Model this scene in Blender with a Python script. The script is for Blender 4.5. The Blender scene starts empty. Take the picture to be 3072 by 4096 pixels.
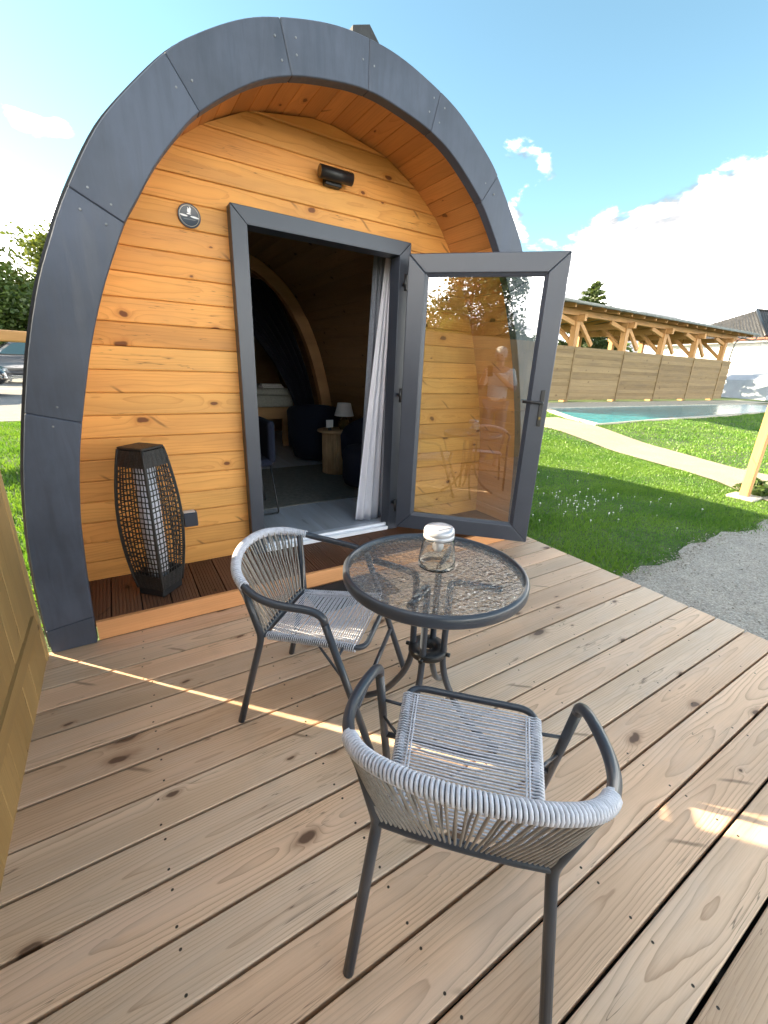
import bpy, bmesh, math, random
import numpy as np
from mathutils import Vector, Matrix, Quaternion

random.seed(7)
RNG = np.random.default_rng(11)
R = math.radians
SC = bpy.context.scene
COL = SC.collection

# ------------------------------------------------------------------ camera
CAM = (-0.18643, -2.67731, 1.38114)
YAW, PIT, ROL = R(32.33125), R(-18.98373), R(2.29372)
cy_, sy_, cp_, sp_ = math.cos(YAW), math.sin(YAW), math.cos(PIT), math.sin(PIT)
FW = Vector((sy_ * cp_, cy_ * cp_, sp_))
RT = Vector((cy_, -sy_, 0)); UP = RT.cross(FW)
R2 = RT * math.cos(ROL) + UP * math.sin(ROL)
U2 = UP * math.cos(ROL) - RT * math.sin(ROL)
cd = bpy.data.cameras.new('camera'); cam = bpy.data.objects.new('camera', cd); COL.objects.link(cam)
cam.matrix_world = Matrix(((R2.x, U2.x, -FW.x, CAM[0]), (R2.y, U2.y, -FW.y, CAM[1]), (R2.z, U2.z, -FW.z, CAM[2]), (0, 0, 0, 1)))
cd.sensor_fit = 'HORIZONTAL'; cd.sensor_width = 36.0; cd.lens = 36.0 * 1680.496 / 3072.0
cd.clip_start = 0.02; cd.clip_end = 2000
SC.camera = cam
SC.render.resolution_x, SC.render.resolution_y = 768, 1024

# ------------------------------------------------------------------ light, sky, exposure
SUN_AZ = math.atan2(-0.68, 0.735)      # direction towards the sun, measured from +Y to +X
SUN_EL = R(23)
SC.view_settings.view_transform = 'Standard'; SC.view_settings.look = 'None'
SC.view_settings.gamma = 1.0; SC.view_settings.use_curve_mapping = False
SC.view_settings.exposure = 3.2
sd = bpy.data.lights.new('sun', 'SUN'); sun = bpy.data.objects.new('sun', sd); COL.objects.link(sun)
sd.energy = 2.8; sd.angle = R(0.5); sd.color = (1.0, 0.83, 0.57)
to_sun = Vector((math.sin(SUN_AZ) * math.cos(SUN_EL), math.cos(SUN_AZ) * math.cos(SUN_EL), math.sin(SUN_EL)))
sun.rotation_euler = (-to_sun).to_track_quat('-Z', 'Y').to_euler()
sun.location = to_sun * 60

def nt_new(tree, typ, **kw):
    n = tree.nodes.new(typ)
    for k, v in kw.items():
        setattr(n, k, v)
    return n

class NB:
    """small node-tree helper"""
    def __init__(s, tree):
        s.t = tree
    def n(s, typ, **kw):
        return nt_new(s.t, typ, **kw)
    def l(s, a, b):
        s.t.links.new(a, b)
    def val(s, sock, v):
        if isinstance(v, bpy.types.NodeSocket): s.l(v, sock)
        else: sock.default_value = v
    def m(s, op, a, b=None, c=None, clamp=False):
        n = s.n('ShaderNodeMath', operation=op); n.use_clamp = clamp
        s.val(n.inputs[0], a)
        if b is not None: s.val(n.inputs[1], b)
        if c is not None: s.val(n.inputs[2], c)
        return n.outputs[0]
    def vm(s, op, a, b=None):
        n = s.n('ShaderNodeVectorMath', operation=op)
        s.val(n.inputs[0], a)
        if b is not None: s.val(n.inputs[1], b)
        return n.outputs['Value'] if op in ('DOT_PRODUCT', 'LENGTH', 'DISTANCE') else n.outputs[0]
    def sep(s, v):
        n = s.n('ShaderNodeSeparateXYZ'); s.l(v, n.inputs[0]); return n.outputs
    def comb(s, x, y, z):
        n = s.n('ShaderNodeCombineXYZ')
        for i, v in enumerate((x, y, z)): s.val(n.inputs[i], v)
        return n.outputs[0]
    def noise(s, vec, scale=1.0, detail=2.0, rough=0.5, dist=0.0):
        n = s.n('ShaderNodeTexNoise'); s.l(vec, n.inputs['Vector'])
        n.inputs['Scale'].default_value = scale; n.inputs['Detail'].default_value = detail
        n.inputs['Roughness'].default_value = rough; n.inputs['Distortion'].default_value = dist
        return n.outputs[0]
    def vor(s, vec, scale=1.0, rnd=1.0, feature='F1', dims='3D'):
        n = s.n('ShaderNodeTexVoronoi', feature=feature, voronoi_dimensions=dims); s.l(vec, n.inputs['Vector'])
        n.inputs['Scale'].default_value = scale; n.inputs['Randomness'].default_value = rnd
        return n.outputs
    def mr(s, v, a, b, c=0.0, d=1.0, smooth=True):
        n = s.n('ShaderNodeMapRange'); n.interpolation_type = 'SMOOTHSTEP' if smooth else 'LINEAR'
        s.val(n.inputs[0], v)
        for i, x in zip((1, 2, 3, 4), (a, b, c, d)): s.val(n.inputs[i], x)
        return n.outputs[0]
    def mix(s, f, a, b, blend='MIX'):
        n = s.n('ShaderNodeMix', data_type='RGBA', blend_type=blend)
        s.val(n.inputs[0], f)
        for i, v in ((6, a), (7, b)):
            if isinstance(v, tuple) and len(v) == 3: v = (*v, 1)
            s.val(n.inputs[i], v)
        return n.outputs[2]
    def bump(s, h, strength=0.3, dist=0.01):
        n = s.n('ShaderNodeBump'); n.inputs['Strength'].default_value = strength
        n.inputs['Distance'].default_value = dist; s.l(h, n.inputs['Height']); return n.outputs[0]

W = bpy.data.worlds.new('World'); SC.world = W; W.use_nodes = True
wt = W.node_tree; wt.nodes.clear(); b = NB(wt)
sky = b.n('ShaderNodeTexSky', sky_type='NISHITA'); sky.sun_disc = False
sky.sun_elevation = SUN_EL; sky.sun_rotation = SUN_AZ
sky.air_density = 1.0; sky.dust_density = 0.15; sky.ozone_density = 2.2; sky.altitude = 50
tc = b.n('ShaderNodeTexCoord'); D_ = tc.outputs['Generated']
dz = b.sep(D_)[2]
stretch = b.vm('MULTIPLY', D_, (1.0, 1.0, 1.9))
big = b.noise(stretch, 2.6, 1.0, 0.5)
fb = b.noise(stretch, 7.5, 6.0, 0.58, 0.25)
def blob(az, el, rad, amp):
    a, e = R(az), R(el)
    c = (math.sin(a) * math.cos(e), math.cos(a) * math.cos(e), math.sin(e))
    return b.mr(b.vm('DOT_PRODUCT', D_, c), math.cos(R(rad)), 1.0, 0.0, amp)
# cumulus all round the horizon, a clear belt above it, single clouds where they float
cov = b.m('MULTIPLY', b.mr(dz, 0.02, 0.42, 1.0, 0.0), 0.44)
cov = b.m('ADD', cov, b.m('MULTIPLY', b.m('SUBTRACT', big, 0.5), 0.55))
cov = b.m('ADD', cov, b.mr(dz, 0.55, 0.90, 0.0, 0.17))  # extra cloud overhead, out of view, added to brighten the deck
for bl in ((64, 9, 15, .34), (69, 13, 9, .22), (-6, 9.5, 8, .40), (-3.2, 20.6, 3.6, .26), (1.0, 19.6, 3, .22), (2, 27, 10, -.75), (45.5, 19, 5.5, .27), (52.8, 20.2, 2.6, .26),
           (32.6, 28.4, 3.0, .34), (-127, 17, 20, .65), (30, 29, 16, -.12), (60, 30, 15, -.35), (-9, 26, 10, -.6)):
    cov = b.m('ADD', cov, blob(*bl))
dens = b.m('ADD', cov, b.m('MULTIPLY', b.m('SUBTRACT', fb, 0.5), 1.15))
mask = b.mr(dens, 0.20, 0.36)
shade = b.mr(b.noise(b.vm('ADD', stretch, (0.02, -0.03, 0.05)), 8.0, 4.0, 0.55), 0.46, 0.60, 1.0, 0.085)
core = b.mr(dens, 0.22, 0.40, 0.35, 1.0)
cb = b.m('MULTIPLY', shade, core)
bg1 = b.n('ShaderNodeBackground'); bg1.inputs[1].default_value = 0.12
skyc = b.mix(1.0, sky.outputs[0], (0.345, 0.38, 0.305), 'MULTIPLY')
b.l(skyc, bg1.inputs[0])
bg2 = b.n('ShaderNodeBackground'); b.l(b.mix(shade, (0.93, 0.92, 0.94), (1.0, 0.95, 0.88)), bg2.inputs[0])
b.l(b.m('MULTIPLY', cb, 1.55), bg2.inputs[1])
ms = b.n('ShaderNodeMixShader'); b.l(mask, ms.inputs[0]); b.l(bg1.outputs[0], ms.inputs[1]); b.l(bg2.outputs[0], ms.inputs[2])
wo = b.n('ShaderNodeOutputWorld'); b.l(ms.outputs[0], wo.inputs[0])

# ------------------------------------------------------------------ materials
def mat(name):
    m = bpy.data.materials.new(name); m.use_nodes = True
    t = m.node_tree; t.nodes.clear(); nb = NB(t)
    o = nb.n('ShaderNodeOutputMaterial'); p = nb.n('ShaderNodeBsdfPrincipled'); nb.l(p.outputs[0], o.inputs[0])
    return m, nb, p, o

def plain(name, col, rough=0.5, metal=0.0, var=0.12, nscale=14.0, bump=0.0, spec=0.5, coat=0.0):
    m, nb, p, o = mat(name)
    tc = nb.n('ShaderNodeTexCoord'); oi = nb.n('ShaderNodeObjectInfo')
    v = nb.vm('ADD', tc.outputs['Object'], nb.comb(nb.m('MULTIPLY', oi.outputs['Random'], 31.0), 0.0, 0.0))
    n = nb.noise(v, nscale, 5.0, 0.6)
    f = nb.mr(n, 0.3, 0.7, 1 - var, 1 + var)
    c = nb.mix(1.0, (*col, 1), nb.comb(f, f, f), 'MULTIPLY')
    nb.l(c, p.inputs['Base Color'])
    rv = min(0.06, var * 0.5)
    nb.l(nb.mr(n, 0.3, 0.7, max(0.02, rough - rv), min(1, rough + rv)), p.inputs['Roughness'])
    p.inputs['Metallic'].default_value = metal
    p.inputs['Specular IOR Level'].default_value = spec
    p.inputs['Coat Weight'].default_value = coat
    if bump: nb.l(nb.bump(nb.noise(v, nscale * 6, 3.0), bump, 0.004), p.inputs['Normal'])
    return m

def pine(name, light, dark, knot, freq=95.0, rough=0.6, bump=0.25, lines=0.55, knots=0.62, tone=0.16, nails=False, grey=None, spec=0.35, kscale=(2.0, 3.6), weather=0.0, checks=False, ksize=1.0):
    """planed softwood: local X runs along the grain, local Y across the board"""
    m, nb, p, o = mat(name)
    tc = nb.n('ShaderNodeTexCoord'); oi = nb.n('ShaderNodeObjectInfo'); rnd = oi.outputs['Random']
    raw = tc.outputs['Object']
    P = nb.vm('ADD', raw, nb.comb(nb.m('MULTIPLY', rnd, 87.0), nb.m('MULTIPLY', rnd, 23.0), nb.m('MULTIPLY', rnd, 5.0)))
    xyz = nb.sep(P)
    warp = nb.noise(nb.vm('MULTIPLY', P, (1.1, 5.0, 5.0)), 1.0, 2.0, 0.5)
    warp2 = nb.noise(nb.vm('MULTIPLY', P, (5.0, 18.0, 18.0)), 1.0, 2.0, 0.5)
    flat = nb.comb(nb.m('MULTIPLY', xyz[0], kscale[0]), nb.m('MULTIPLY', xyz[1], kscale[1]), 0.0)
    wob = nb.noise(nb.vm('MULTIPLY', P, (14.0, 14.0, 14.0)), 1.0, 2.0)
    flat = nb.vm('ADD', flat, nb.comb(nb.m('MULTIPLY', wob, 0.10), nb.m('MULTIPLY', wob, 0.15), 0.0))
    vo = nb.vor(flat, 1.0, 0.85, dims='2D')
    kd, kc = vo['Distance'], nb.sep(vo['Color'])
    size = nb.mr(kc[0], 1.0 - knots, 1.0, 0.0, 1.0, False)
    rad = nb.m('MULTIPLY_ADD', size, 0.055 * ksize, 0.012 * ksize)
    has = nb.m('GREATER_THAN', kc[0], 1.0 - knots)
    q = nb.m('DIVIDE', kd, rad)
    bulge = nb.m('MULTIPLY', nb.m('DIVIDE', 1.0, nb.m('ADD', 1.0, nb.m('MULTIPLY', q, q))), has)
    # flat-sawn growth rings: distance to a slightly tilted pith below the board
    rs0 = nb.sep(raw); r2_ = nb.m('FRACT', nb.m('MULTIPLY', rnd, 7.31)); r3_ = nb.m('FRACT', nb.m('MULTIPLY', rnd, 17.77))
    yc = nb.m('ADD', rs0[1], nb.m('MULTIPLY_ADD', r2_, 0.13, -0.065))
    zc = nb.m('ADD', nb.m('MULTIPLY_ADD', r3_, 0.09, 0.012), nb.m('MULTIPLY', nb.m('SUBTRACT', nb.noise(nb.vm('MULTIPLY', P, (0.45, 0.0, 0.0)), 1.0, 2.0), 0.5), 0.13))
    rr_ = nb.m('SQRT', nb.m('ADD', nb.m('MULTIPLY', yc, yc), nb.m('MULTIPLY', zc, zc)))
    field = nb.m('MULTIPLY', nb.m('ADD', rr_, nb.m('MULTIPLY', rs0[2], -0.7)), freq * 1.5)
    field = nb.m('ADD', field, nb.m('MULTIPLY', warp, 4.0))
    field = nb.m('ADD', field, nb.m('MULTIPLY', warp2, 1.0))
    field = nb.m('ADD', field, nb.m('MULTIPLY', bulge, 5.0))
    saw = nb.m('FRACT', field)
    ln = nb.m('POWER', nb.m('MULTIPLY', saw, nb.mr(saw, 0.92, 1.0, 1.0, 0.0)), 4.5)
    fib = nb.noise(nb.vm('MULTIPLY', P, (7.0, 330.0, 330.0)), 1.0, 3.0, 0.6)
    lo = nb.noise(nb.vm('MULTIPLY', P, (0.9, 6.0, 6.0)), 1.0, 4.0, 0.55)
    amt = nb.m('MULTIPLY', ln, nb.mr(lo, 0.3, 0.7, lines * 0.5, lines * 1.25))
    amt = nb.m('ADD', amt, nb.m('MULTIPLY', nb.mr(fib, 0.40, 0.75), 0.16), clamp=True)
    c = nb.mix(amt, light, dark)
    f = nb.m('ADD', nb.mr(rnd, 0.0, 1.0, 1.0 - tone, 1.0 + tone * 0.7, False), nb.mr(lo, 0.25, 0.75, -0.16, 0.15))
    c = nb.mix(1.0, c, nb.comb(f, nb.m('POWER', f, 1.12), nb.m('POWER', f, 1.28)), 'MULTIPLY')
    if grey:
        g = nb.mr(nb.noise(nb.vm('MULTIPLY', P, (1.6, 7.0, 3.0)), 1.0, 5.0, 0.65), 0.42, 0.72, 0.0, weather)
        c = nb.mix(g, c, grey)
    halo = nb.m('MULTIPLY', nb.mr(q, 0.7, 2.3, 0.55, 0.0), has)
    c = nb.mix(halo, c, dark)
    core = nb.m('MULTIPLY', nb.mr(q, 0.65, 1.05, 0.92, 0.0), has)
    c = nb.mix(core, c, knot)
    # spike knots: thin dark slashes across the board
    sp = nb.vor(nb.comb(nb.m('MULTIPLY_ADD', xyz[1], 1.6, nb.m('MULTIPLY', xyz[0], 1.35)), nb.m('MULTIPLY', xyz[1], 4.1), 0.0), 1.0, 0.9, dims='2D')
    spd = nb.sep(sp['Color'])[1]
    sx = nb.sep(nb.vm('SUBTRACT', nb.comb(nb.m('MULTIPLY_ADD', xyz[1], 1.6, nb.m('MULTIPLY', xyz[0], 1.35)), nb.m('MULTIPLY', xyz[1], 4.1), 0.0), sp['Position']))
    slash = nb.m('MULTIPLY', nb.mr(nb.m('ABSOLUTE', nb.m('ADD', sx[0], nb.m('MULTIPLY', nb.m('SUBTRACT', wob, .5), .03))), 0.002, 0.022, 1.0, 0.0), nb.mr(nb.m('ABSOLUTE', sx[1]), 0.06, 0.20, 1.0, 0.0))
    slash = nb.m('MULTIPLY', slash, nb.m('MULTIPLY', nb.m('GREATER_THAN', spd, 0.62), 0.62))
    c = nb.mix(slash, c, knot)
    if checks:
        ck = nb.noise(nb.vm('MULTIPLY', P, (1.7, 46.0, 46.0)), 1.0, 2.0, 0.5)
        ckm = nb.m('MULTIPLY', nb.mr(nb.m('ABSOLUTE', nb.m('SUBTRACT', ck, 0.5)), 0.0, 0.010, 1.0, 0.0), nb.mr(nb.noise(nb.vm('MULTIPLY', P, (2.3, 9.0, 9.0)), 1.0, 1.0), 0.56, 0.68, 0.0, 0.75))
        c = nb.mix(ckm, c, knot)
        hue = nb.mr(nb.m('FRACT', nb.m('MULTIPLY', rnd, 41.3)), 0.0, 1.0, 0.0, 1.0)
        c = nb.mix(1.0, c, nb.mix(hue, (1.04, 0.985, 0.95), (0.97, 1.0, 1.02)), 'MULTIPLY')
        dirt = nb.noise(nb.vm('MULTIPLY', raw, (2.4, 2.4, 2.4)), 1.0, 5.0, 0.65)
        c = nb.mix(nb.mr(dirt, 0.55, 0.78, 0.0, 0.22), c, (0.20, 0.16, 0.12))
    h = nb.noise(nb.vm('MULTIPLY', P, (5.0, 190.0, 190.0)), 1.0, 2.0, 0.6)
    if nails:
        rs = nb.sep(raw)
        fx = nb.m('SUBTRACT', nb.m('FRACT', nb.m('DIVIDE', nb.m('ADD', rs[0], nb.m('MULTIPLY', nb.m('SUBTRACT', rnd, .5), .03)), 0.52)), 0.5)
        fx = nb.m('MULTIPLY', fx, 0.52)
        fy = nb.m('SUBTRACT', nb.m('ABSOLUTE', nb.m('ADD', rs[1], nb.m('MULTIPLY', nb.m('SUBTRACT', rnd, .5), .02))), 0.047)
        dd = nb.m('SQRT', nb.m('ADD', nb.m('MULTIPLY', fx, fx), nb.m('MULTIPLY', fy, fy)))
        hole = nb.mr(dd, 0.0030, 0.0046, 1.0, 0.0)
        c = nb.mix(hole, c, (0.035, 0.022, 0.012))
        h = nb.m('SUBTRACT', h, nb.m('MULTIPLY', hole, 2.0))
    nb.l(c, p.inputs['Base Color'])
    nb.l(nb.mr(lo, 0.3, 0.7, rough - 0.08, rough + 0.08), p.inputs['Roughness'])
    p.inputs['Specular IOR Level'].default_value = spec
    nb.l(nb.bump(h, bump, 0.0016), p.inputs['Normal'])
    return m

def thin_glass(name, ior=1.9, tint=(0.93, 0.97, 0.95)):
    m, nb, p, o = mat(name); nb.t.nodes.remove(p)
    tr = nb.n('ShaderNodeBsdfTransparent'); tr.inputs[0].default_value = (*tint, 1)
    gl = nb.n('ShaderNodeBsdfGlossy'); gl.inputs['Roughness'].default_value = 0.0
    fr = nb.n('ShaderNodeFresnel'); fr.inputs[0].default_value = ior
    ge = nb.n('ShaderNodeNewGeometry')
    fac = nb.m('MULTIPLY', fr.outputs[0], nb.m('SUBTRACT', 1.0, ge.outputs['Backfacing']))
    mx = nb.n('ShaderNodeMixShader'); nb.l(fac, mx.inputs[0]); nb.l(tr.outputs[0], mx.inputs[1]); nb.l(gl.outputs[0], mx.inputs[2])
    nb.l(mx.outputs[0], o.inputs[0]); return m

M = {}
M['deck'] = pine('deck_larch', (0.70, 0.49, 0.33), (0.29, 0.155, 0.082), (0.11, 0.058, 0.032), freq=80, rough=0.46, bump=0.3, lines=0.75, knots=0.6, tone=0.14, nails=True, checks=True, kscale=(2.3, 5.2), ksize=1.55, grey=(0.66, 0.55, 0.46), spec=0.4, weather=0.32)
M['facade'] = pine('facade_pine', (0.80, 0.385, 0.105), (0.52, 0.19, 0.035), (0.15, 0.045, 0.012), freq=40, rough=0.55, bump=0.15, lines=0.65, knots=0.6, tone=0.17, checks=True, kscale=(2.4, 4.4), ksize=1.35)
M['soffit'] = pine('soffit_pine', (0.62, 0.275, 0.085), (0.40, 0.145, 0.035), (0.13, 0.045, 0.015), freq=60, rough=0.55, bump=0.15, lines=0.5, knots=0.45, tone=0.16)
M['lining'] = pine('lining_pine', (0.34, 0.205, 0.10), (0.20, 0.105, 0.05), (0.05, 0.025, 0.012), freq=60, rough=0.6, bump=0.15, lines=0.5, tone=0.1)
M['rib'] = pine('rib_pine', (0.62, 0.36, 0.17), (0.42, 0.20, 0.08), (0.15, 0.06, 0.03), freq=60, rough=0.6, tone=0.05)
M['riser'] = pine('riser_pine', (0.70, 0.34, 0.145), (0.50, 0.19, 0.06), (0.20, 0.08, 0.03), freq=70, rough=0.6, tone=0.05)
M['porch'] = pine('porch_stained', (0.155, 0.072, 0.040), (0.085, 0.036, 0.018), (0.03, 0.014, 0.008), freq=80, rough=0.62, lines=0.5, tone=0.22)
M['fence'] = pine('fence_treated_pine', (0.36, 0.225, 0.085), (0.20, 0.115, 0.038), (0.13, 0.075, 0.03), freq=75, rough=0.65, bump=0.3, tone=0.12)
M['timber'] = pine('timber_spruce', (0.50, 0.275, 0.11), (0.36, 0.175, 0.06), (0.22, 0.10, 0.04), freq=45, rough=0.65, tone=0.10)
M['cladding'] = pine('cladding_weathered', (0.25, 0.175, 0.088), (0.15, 0.098, 0.046), (0.13, 0.08, 0.04), freq=30, rough=0.75, tone=0.22, kscale=(0.9, 1.6))
M['tabletop'] = pine('oak_veneer', (0.55, 0.36, 0.20), (0.40, 0.24, 0.12), (0.3, 0.17, 0.08), freq=120, knots=0.05)
M['laminate'] = pine('floor_laminate_grey', (0.56, 0.56, 0.60), (0.44, 0.44, 0.48), (0.2, 0.2, 0.21), freq=60, rough=0.35, knots=0.05, tone=0.12)

def painted_wood(name, col, rough=0.48):
    m, nb, p, o = mat(name)
    tc = nb.n('ShaderNodeTexCoord'); oi = nb.n('ShaderNodeObjectInfo')
    v = nb.vm('ADD', tc.outputs['Object'], nb.comb(nb.m('MULTIPLY', oi.outputs['Random'], 31.0), 0.0, 0.0))
    big_ = nb.noise(v, 2.3, 5.0, 0.6)
    gr = nb.noise(nb.vm('MULTIPLY', v, (26.0, 26.0, 4.0)), 1.0, 5.0, 0.6, 0.6)
    f = nb.m('MULTIPLY', nb.mr(big_, 0.3, 0.7, 0.80, 1.18), nb.mr(gr, 0.3, 0.7, 0.86, 1.12))
    c = nb.mix(1.0, (*col, 1), nb.comb(f, f, f), 'MULTIPLY')
    vo = nb.vor(nb.vm('MULTIPLY', v, (3.4, 3.4, 2.1)), 1.0, 1.0)
    nick = nb.mr(vo['Distance'], 0.012, 0.022, 0.75, 0.0)
    c = nb.mix(nick, c, (0.30, 0.30, 0.31))
    nb.l(c, p.inputs['Base Color'])
    nb.l(nb.mr(gr, 0.3, 0.7, rough - 0.07, rough + 0.10), p.inputs['Roughness'])
    nb.l(nb.bump(nb.m('ADD', gr, nb.m('MULTIPLY', nick, -1.0)), 0.22, 0.003), p.inputs['Normal'])
    return m
M['screwhead'] = plain('dull_screw', (0.20, 0.205, 0.215), 0.45, metal=0.3, var=0.3, nscale=40)
M['anthracite'] = painted_wood('anthracite_paint', (0.053, 0.064, 0.093))
M['frame'] = plain('anthracite_upvc', (0.046, 0.054, 0.074), 0.36, var=0.05, nscale=5)
M['steel'] = plain('grey_powder_coat', (0.042, 0.049, 0.064), 0.30, var=0.015, nscale=3, spec=0.55)
M['black'] = plain('black_matt', (0.012, 0.012, 0.014), 0.45)
M['dark'] = plain('dark_void', (0.02, 0.019, 0.018), 0.9)
M['navy'] = plain('navy_velvet', (0.006, 0.009, 0.024), 0.95, bump=0.3, nscale=60)
M['darkcloth'] = plain('navy_curtain_cloth', (0.012, 0.013, 0.026), 0.95, bump=0.3, nscale=60)
M['whitecloth'] = plain('white_curtain_cloth', (0.76, 0.75, 0.82), 0.9, var=0.03, nscale=5)
M['greycloth'] = plain('grey_curtain_cloth', (0.20, 0.21, 0.25), 0.9, bump=0.3, nscale=60)
M['bedcloth'] = plain('bed_cover_cloth', (0.55, 0.54, 0.48), 0.9, bump=0.3, nscale=40)
M['towel'] = plain('towel_white', (0.78, 0.76, 0.74), 0.95, bump=0.5, nscale=80)
M['white'] = plain('white_plastic', (0.80, 0.80, 0.82), 0.35, var=0.03)
M['alu'] = plain('bright_aluminium', (0.80, 0.82, 0.88), 0.35, metal=0.15, var=0.04)
M['rattan'] = plain('black_rattan', (0.022, 0.020, 0.019), 0.5, var=0.35, nscale=90, bump=0.5)
M['rope_top'] = plain('silver_grey_cord', (0.58, 0.58, 0.64), 0.36, var=0.12, nscale=60, spec=0.7)
M['rope'] = plain('taupe_cord', (0.27, 0.245, 0.225), 0.42, var=0.15, nscale=60, spec=0.6)
M['diffuser'] = plain('lantern_diffuser', (0.80, 0.79, 0.86), 0.5, var=0.03)
M['mat'] = plain('black_doormat', (0.014, 0.014, 0.016), 0.95, bump=0.9, nscale=40)
M['hinge'] = plain('hinge_black', (0.015, 0.016, 0.018), 0.35)
M['jarlid'] = plain('jar_lid_silver', (0.42, 0.42, 0.47), 0.3, metal=0.3, var=0.05)
M['lidgrey'] = plain('lid_pale_grey', (0.50, 0.50, 0.54), 0.3, metal=0.2, var=0.04)
M['cover'] = plain('cover_pale_grey', (0.30, 0.33, 0.38), 0.5, var=0.06, nscale=2)
M['gold'] = plain('lamp_ceramic_gold', (0.20, 0.15, 0.06), 0.22, metal=0.7)
M['rug'] = plain('rug_beige', (0.20, 0.19, 0.165), 0.95, var=0.2, nscale=25, bump=0.5)
M['concrete'] = plain('pale_concrete', (0.50, 0.44, 0.36), 0.85, var=0.14, nscale=6, bump=0.3)
M['render'] = plain('white_render', (0.62, 0.61, 0.60), 0.85, var=0.05, nscale=2)
M['roofsheet'] = plain('roof_felt_grey', (0.20, 0.21, 0.20), 0.8, var=0.2, nscale=3)
M['tile'] = plain('roof_tile_anthracite', (0.055, 0.055, 0.058), 0.55, var=0.25, nscale=2)
M['terracotta'] = plain('terracotta', (0.45, 0.17, 0.10), 0.7, var=0.2)
M['carpaint'] = plain('car_paint_grey', (0.10, 0.10, 0.105), 0.25, metal=0.5, var=0.03, coat=1.0)
M['carpaint2'] = plain('car_paint_black', (0.015, 0.015, 0.017), 0.25, var=0.03, coat=1.0)
M['chrome'] = plain('chrome', (0.75, 0.75, 0.77), 0.15, metal=1.0, var=0.02)
M['rubber'] = plain('tyre_rubber', (0.015, 0.015, 0.015), 0.8)
M['carglass'] = plain('car_window', (0.05, 0.09, 0.10), 0.05, var=0.02, spec=0.9)
M['headlight'] = plain('headlight_glass', (0.55, 0.57, 0.6), 0.1, var=0.02, spec=0.8)
M['skin'] = plain('skin', (0.52, 0.30, 0.22), 0.55, var=0.06, nscale=20)
M['hair'] = plain('grey_hair', (0.50, 0.48, 0.45), 0.7, var=0.25, nscale=60)
M['shirt'] = plain('pale_shirt', (0.80, 0.76, 0.74), 0.85, var=0.06, bump=0.3, nscale=40)
M['trousers'] = plain('grey_trousers', (0.20, 0.20, 0.22), 0.85, var=0.08, bump=0.3, nscale=40)
M['bark'] = plain('bark', (0.075, 0.055, 0.04), 0.9, var=0.4, nscale=20, bump=0.8)
M['shingle'] = plain('bitumen_shingle', (0.045, 0.046, 0.05), 0.85, var=0.3, nscale=9, bump=0.6)
M['paintline'] = plain('road_marking_white', (0.75, 0.74, 0.72), 0.7)
M['petal'] = plain('clover_flower', (0.75, 0.74, 0.70), 0.8)
M['glass'] = thin_glass('door_glass', 2.9)

def leafmat(name, c1, c2, trans=0.35):
    m, nb, p, o = mat(name); nb.t.nodes.remove(p)
    ge = nb.n('ShaderNodeNewGeometry'); tc = nb.n('ShaderNodeTexCoord')
    n = nb.noise(tc.outputs['Object'], 0.9, 4.0, 0.6)
    f = nb.m('ADD', nb.m('MULTIPLY', ge.outputs['Random Per Island'], 0.6), nb.mr(n, 0.3, 0.7, -0.1, 0.5), clamp=True)
    c = nb.mix(f, c1, c2)
    d = nb.n('ShaderNodeBsdfDiffuse'); nb.l(c, d.inputs[0])
    t = nb.n('ShaderNodeBsdfTranslucent'); nb.l(nb.mix(1.0, c, (1.15, 1.1, 0.55), 'MULTIPLY'), t.inputs[0])
    g = nb.n('ShaderNodeBsdfGlossy'); g.inputs['Roughness'].default_value = 0.45; g.inputs[0].default_value = (0.5, 0.5, 0.5, 1)
    mx = nb.n('ShaderNodeMixShader'); mx.inputs[0].default_value = trans; nb.l(d.outputs[0], mx.inputs[1]); nb.l(t.outputs[0], mx.inputs[2])
    m2 = nb.n('ShaderNodeMixShader'); m2.inputs[0].default_value = 0.06; nb.l(mx.outputs[0], m2.inputs[1]); nb.l(g.outputs[0], m2.inputs[2])
    nb.l(m2.outputs[0], o.inputs[0]); return m
M['grass'] = leafmat('grass_blades', (0.070, 0.190, 0.026), (0.190, 0.330, 0.045), 0.4)
M['leafA'] = leafmat('leaves_green', (0.045, 0.085, 0.020), (0.115, 0.165, 0.035))
M['leafB'] = leafmat('leaves_yellow_green', (0.075, 0.115, 0.022), (0.17, 0.20, 0.04))
M['leafC'] = leafmat('needles_green', (0.040, 0.075, 0.025), (0.10, 0.135, 0.04))

def ground_mat(name, cols, scale, bump, big_=0.35):
    m, nb, p, o = mat(name)
    tc = nb.n('ShaderNodeTexCoord'); v = tc.outputs['Object']
    n1 = nb.noise(v, scale * 0.06, 5.0, 0.6); n2 = nb.noise(v, scale, 4.0, 0.7)
    vo = nb.vor(v, scale * 1.3, 1.0)
    st = nb.sep(vo['Color'])[0]
    c = nb.mix(nb.mr(n1, 0.35, 0.65), cols[0], cols[1])
    c = nb.mix(nb.m('MULTIPLY', st, 0.7), c, cols[2])
    f = nb.mr(n2, 0.3, 0.7, 1 - big_, 1 + big_)
    c = nb.mix(1.0, c, nb.comb(f, f, f), 'MULTIPLY')
    nb.l(c, p.inputs['Base Color']); p.inputs['Roughness'].default_value = 0.9
    nb.l(nb.bump(nb.m('SUBTRACT', n2, nb.m('MULTIPLY', vo['Distance'], 0.8)), bump, 0.012), p.inputs['Normal'])
    return m
M['soil'] = ground_mat('lawn_soil', ((0.05, 0.10, 0.02), (0.085, 0.14, 0.03), (0.07, 0.09, 0.028)), 30, 0.8)
M['gravel'] = ground_mat('rolled_gravel', ((0.42, 0.375, 0.32), (0.49, 0.44, 0.375), (0.26, 0.23, 0.20)), 62, 0.9, 0.28)
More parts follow.
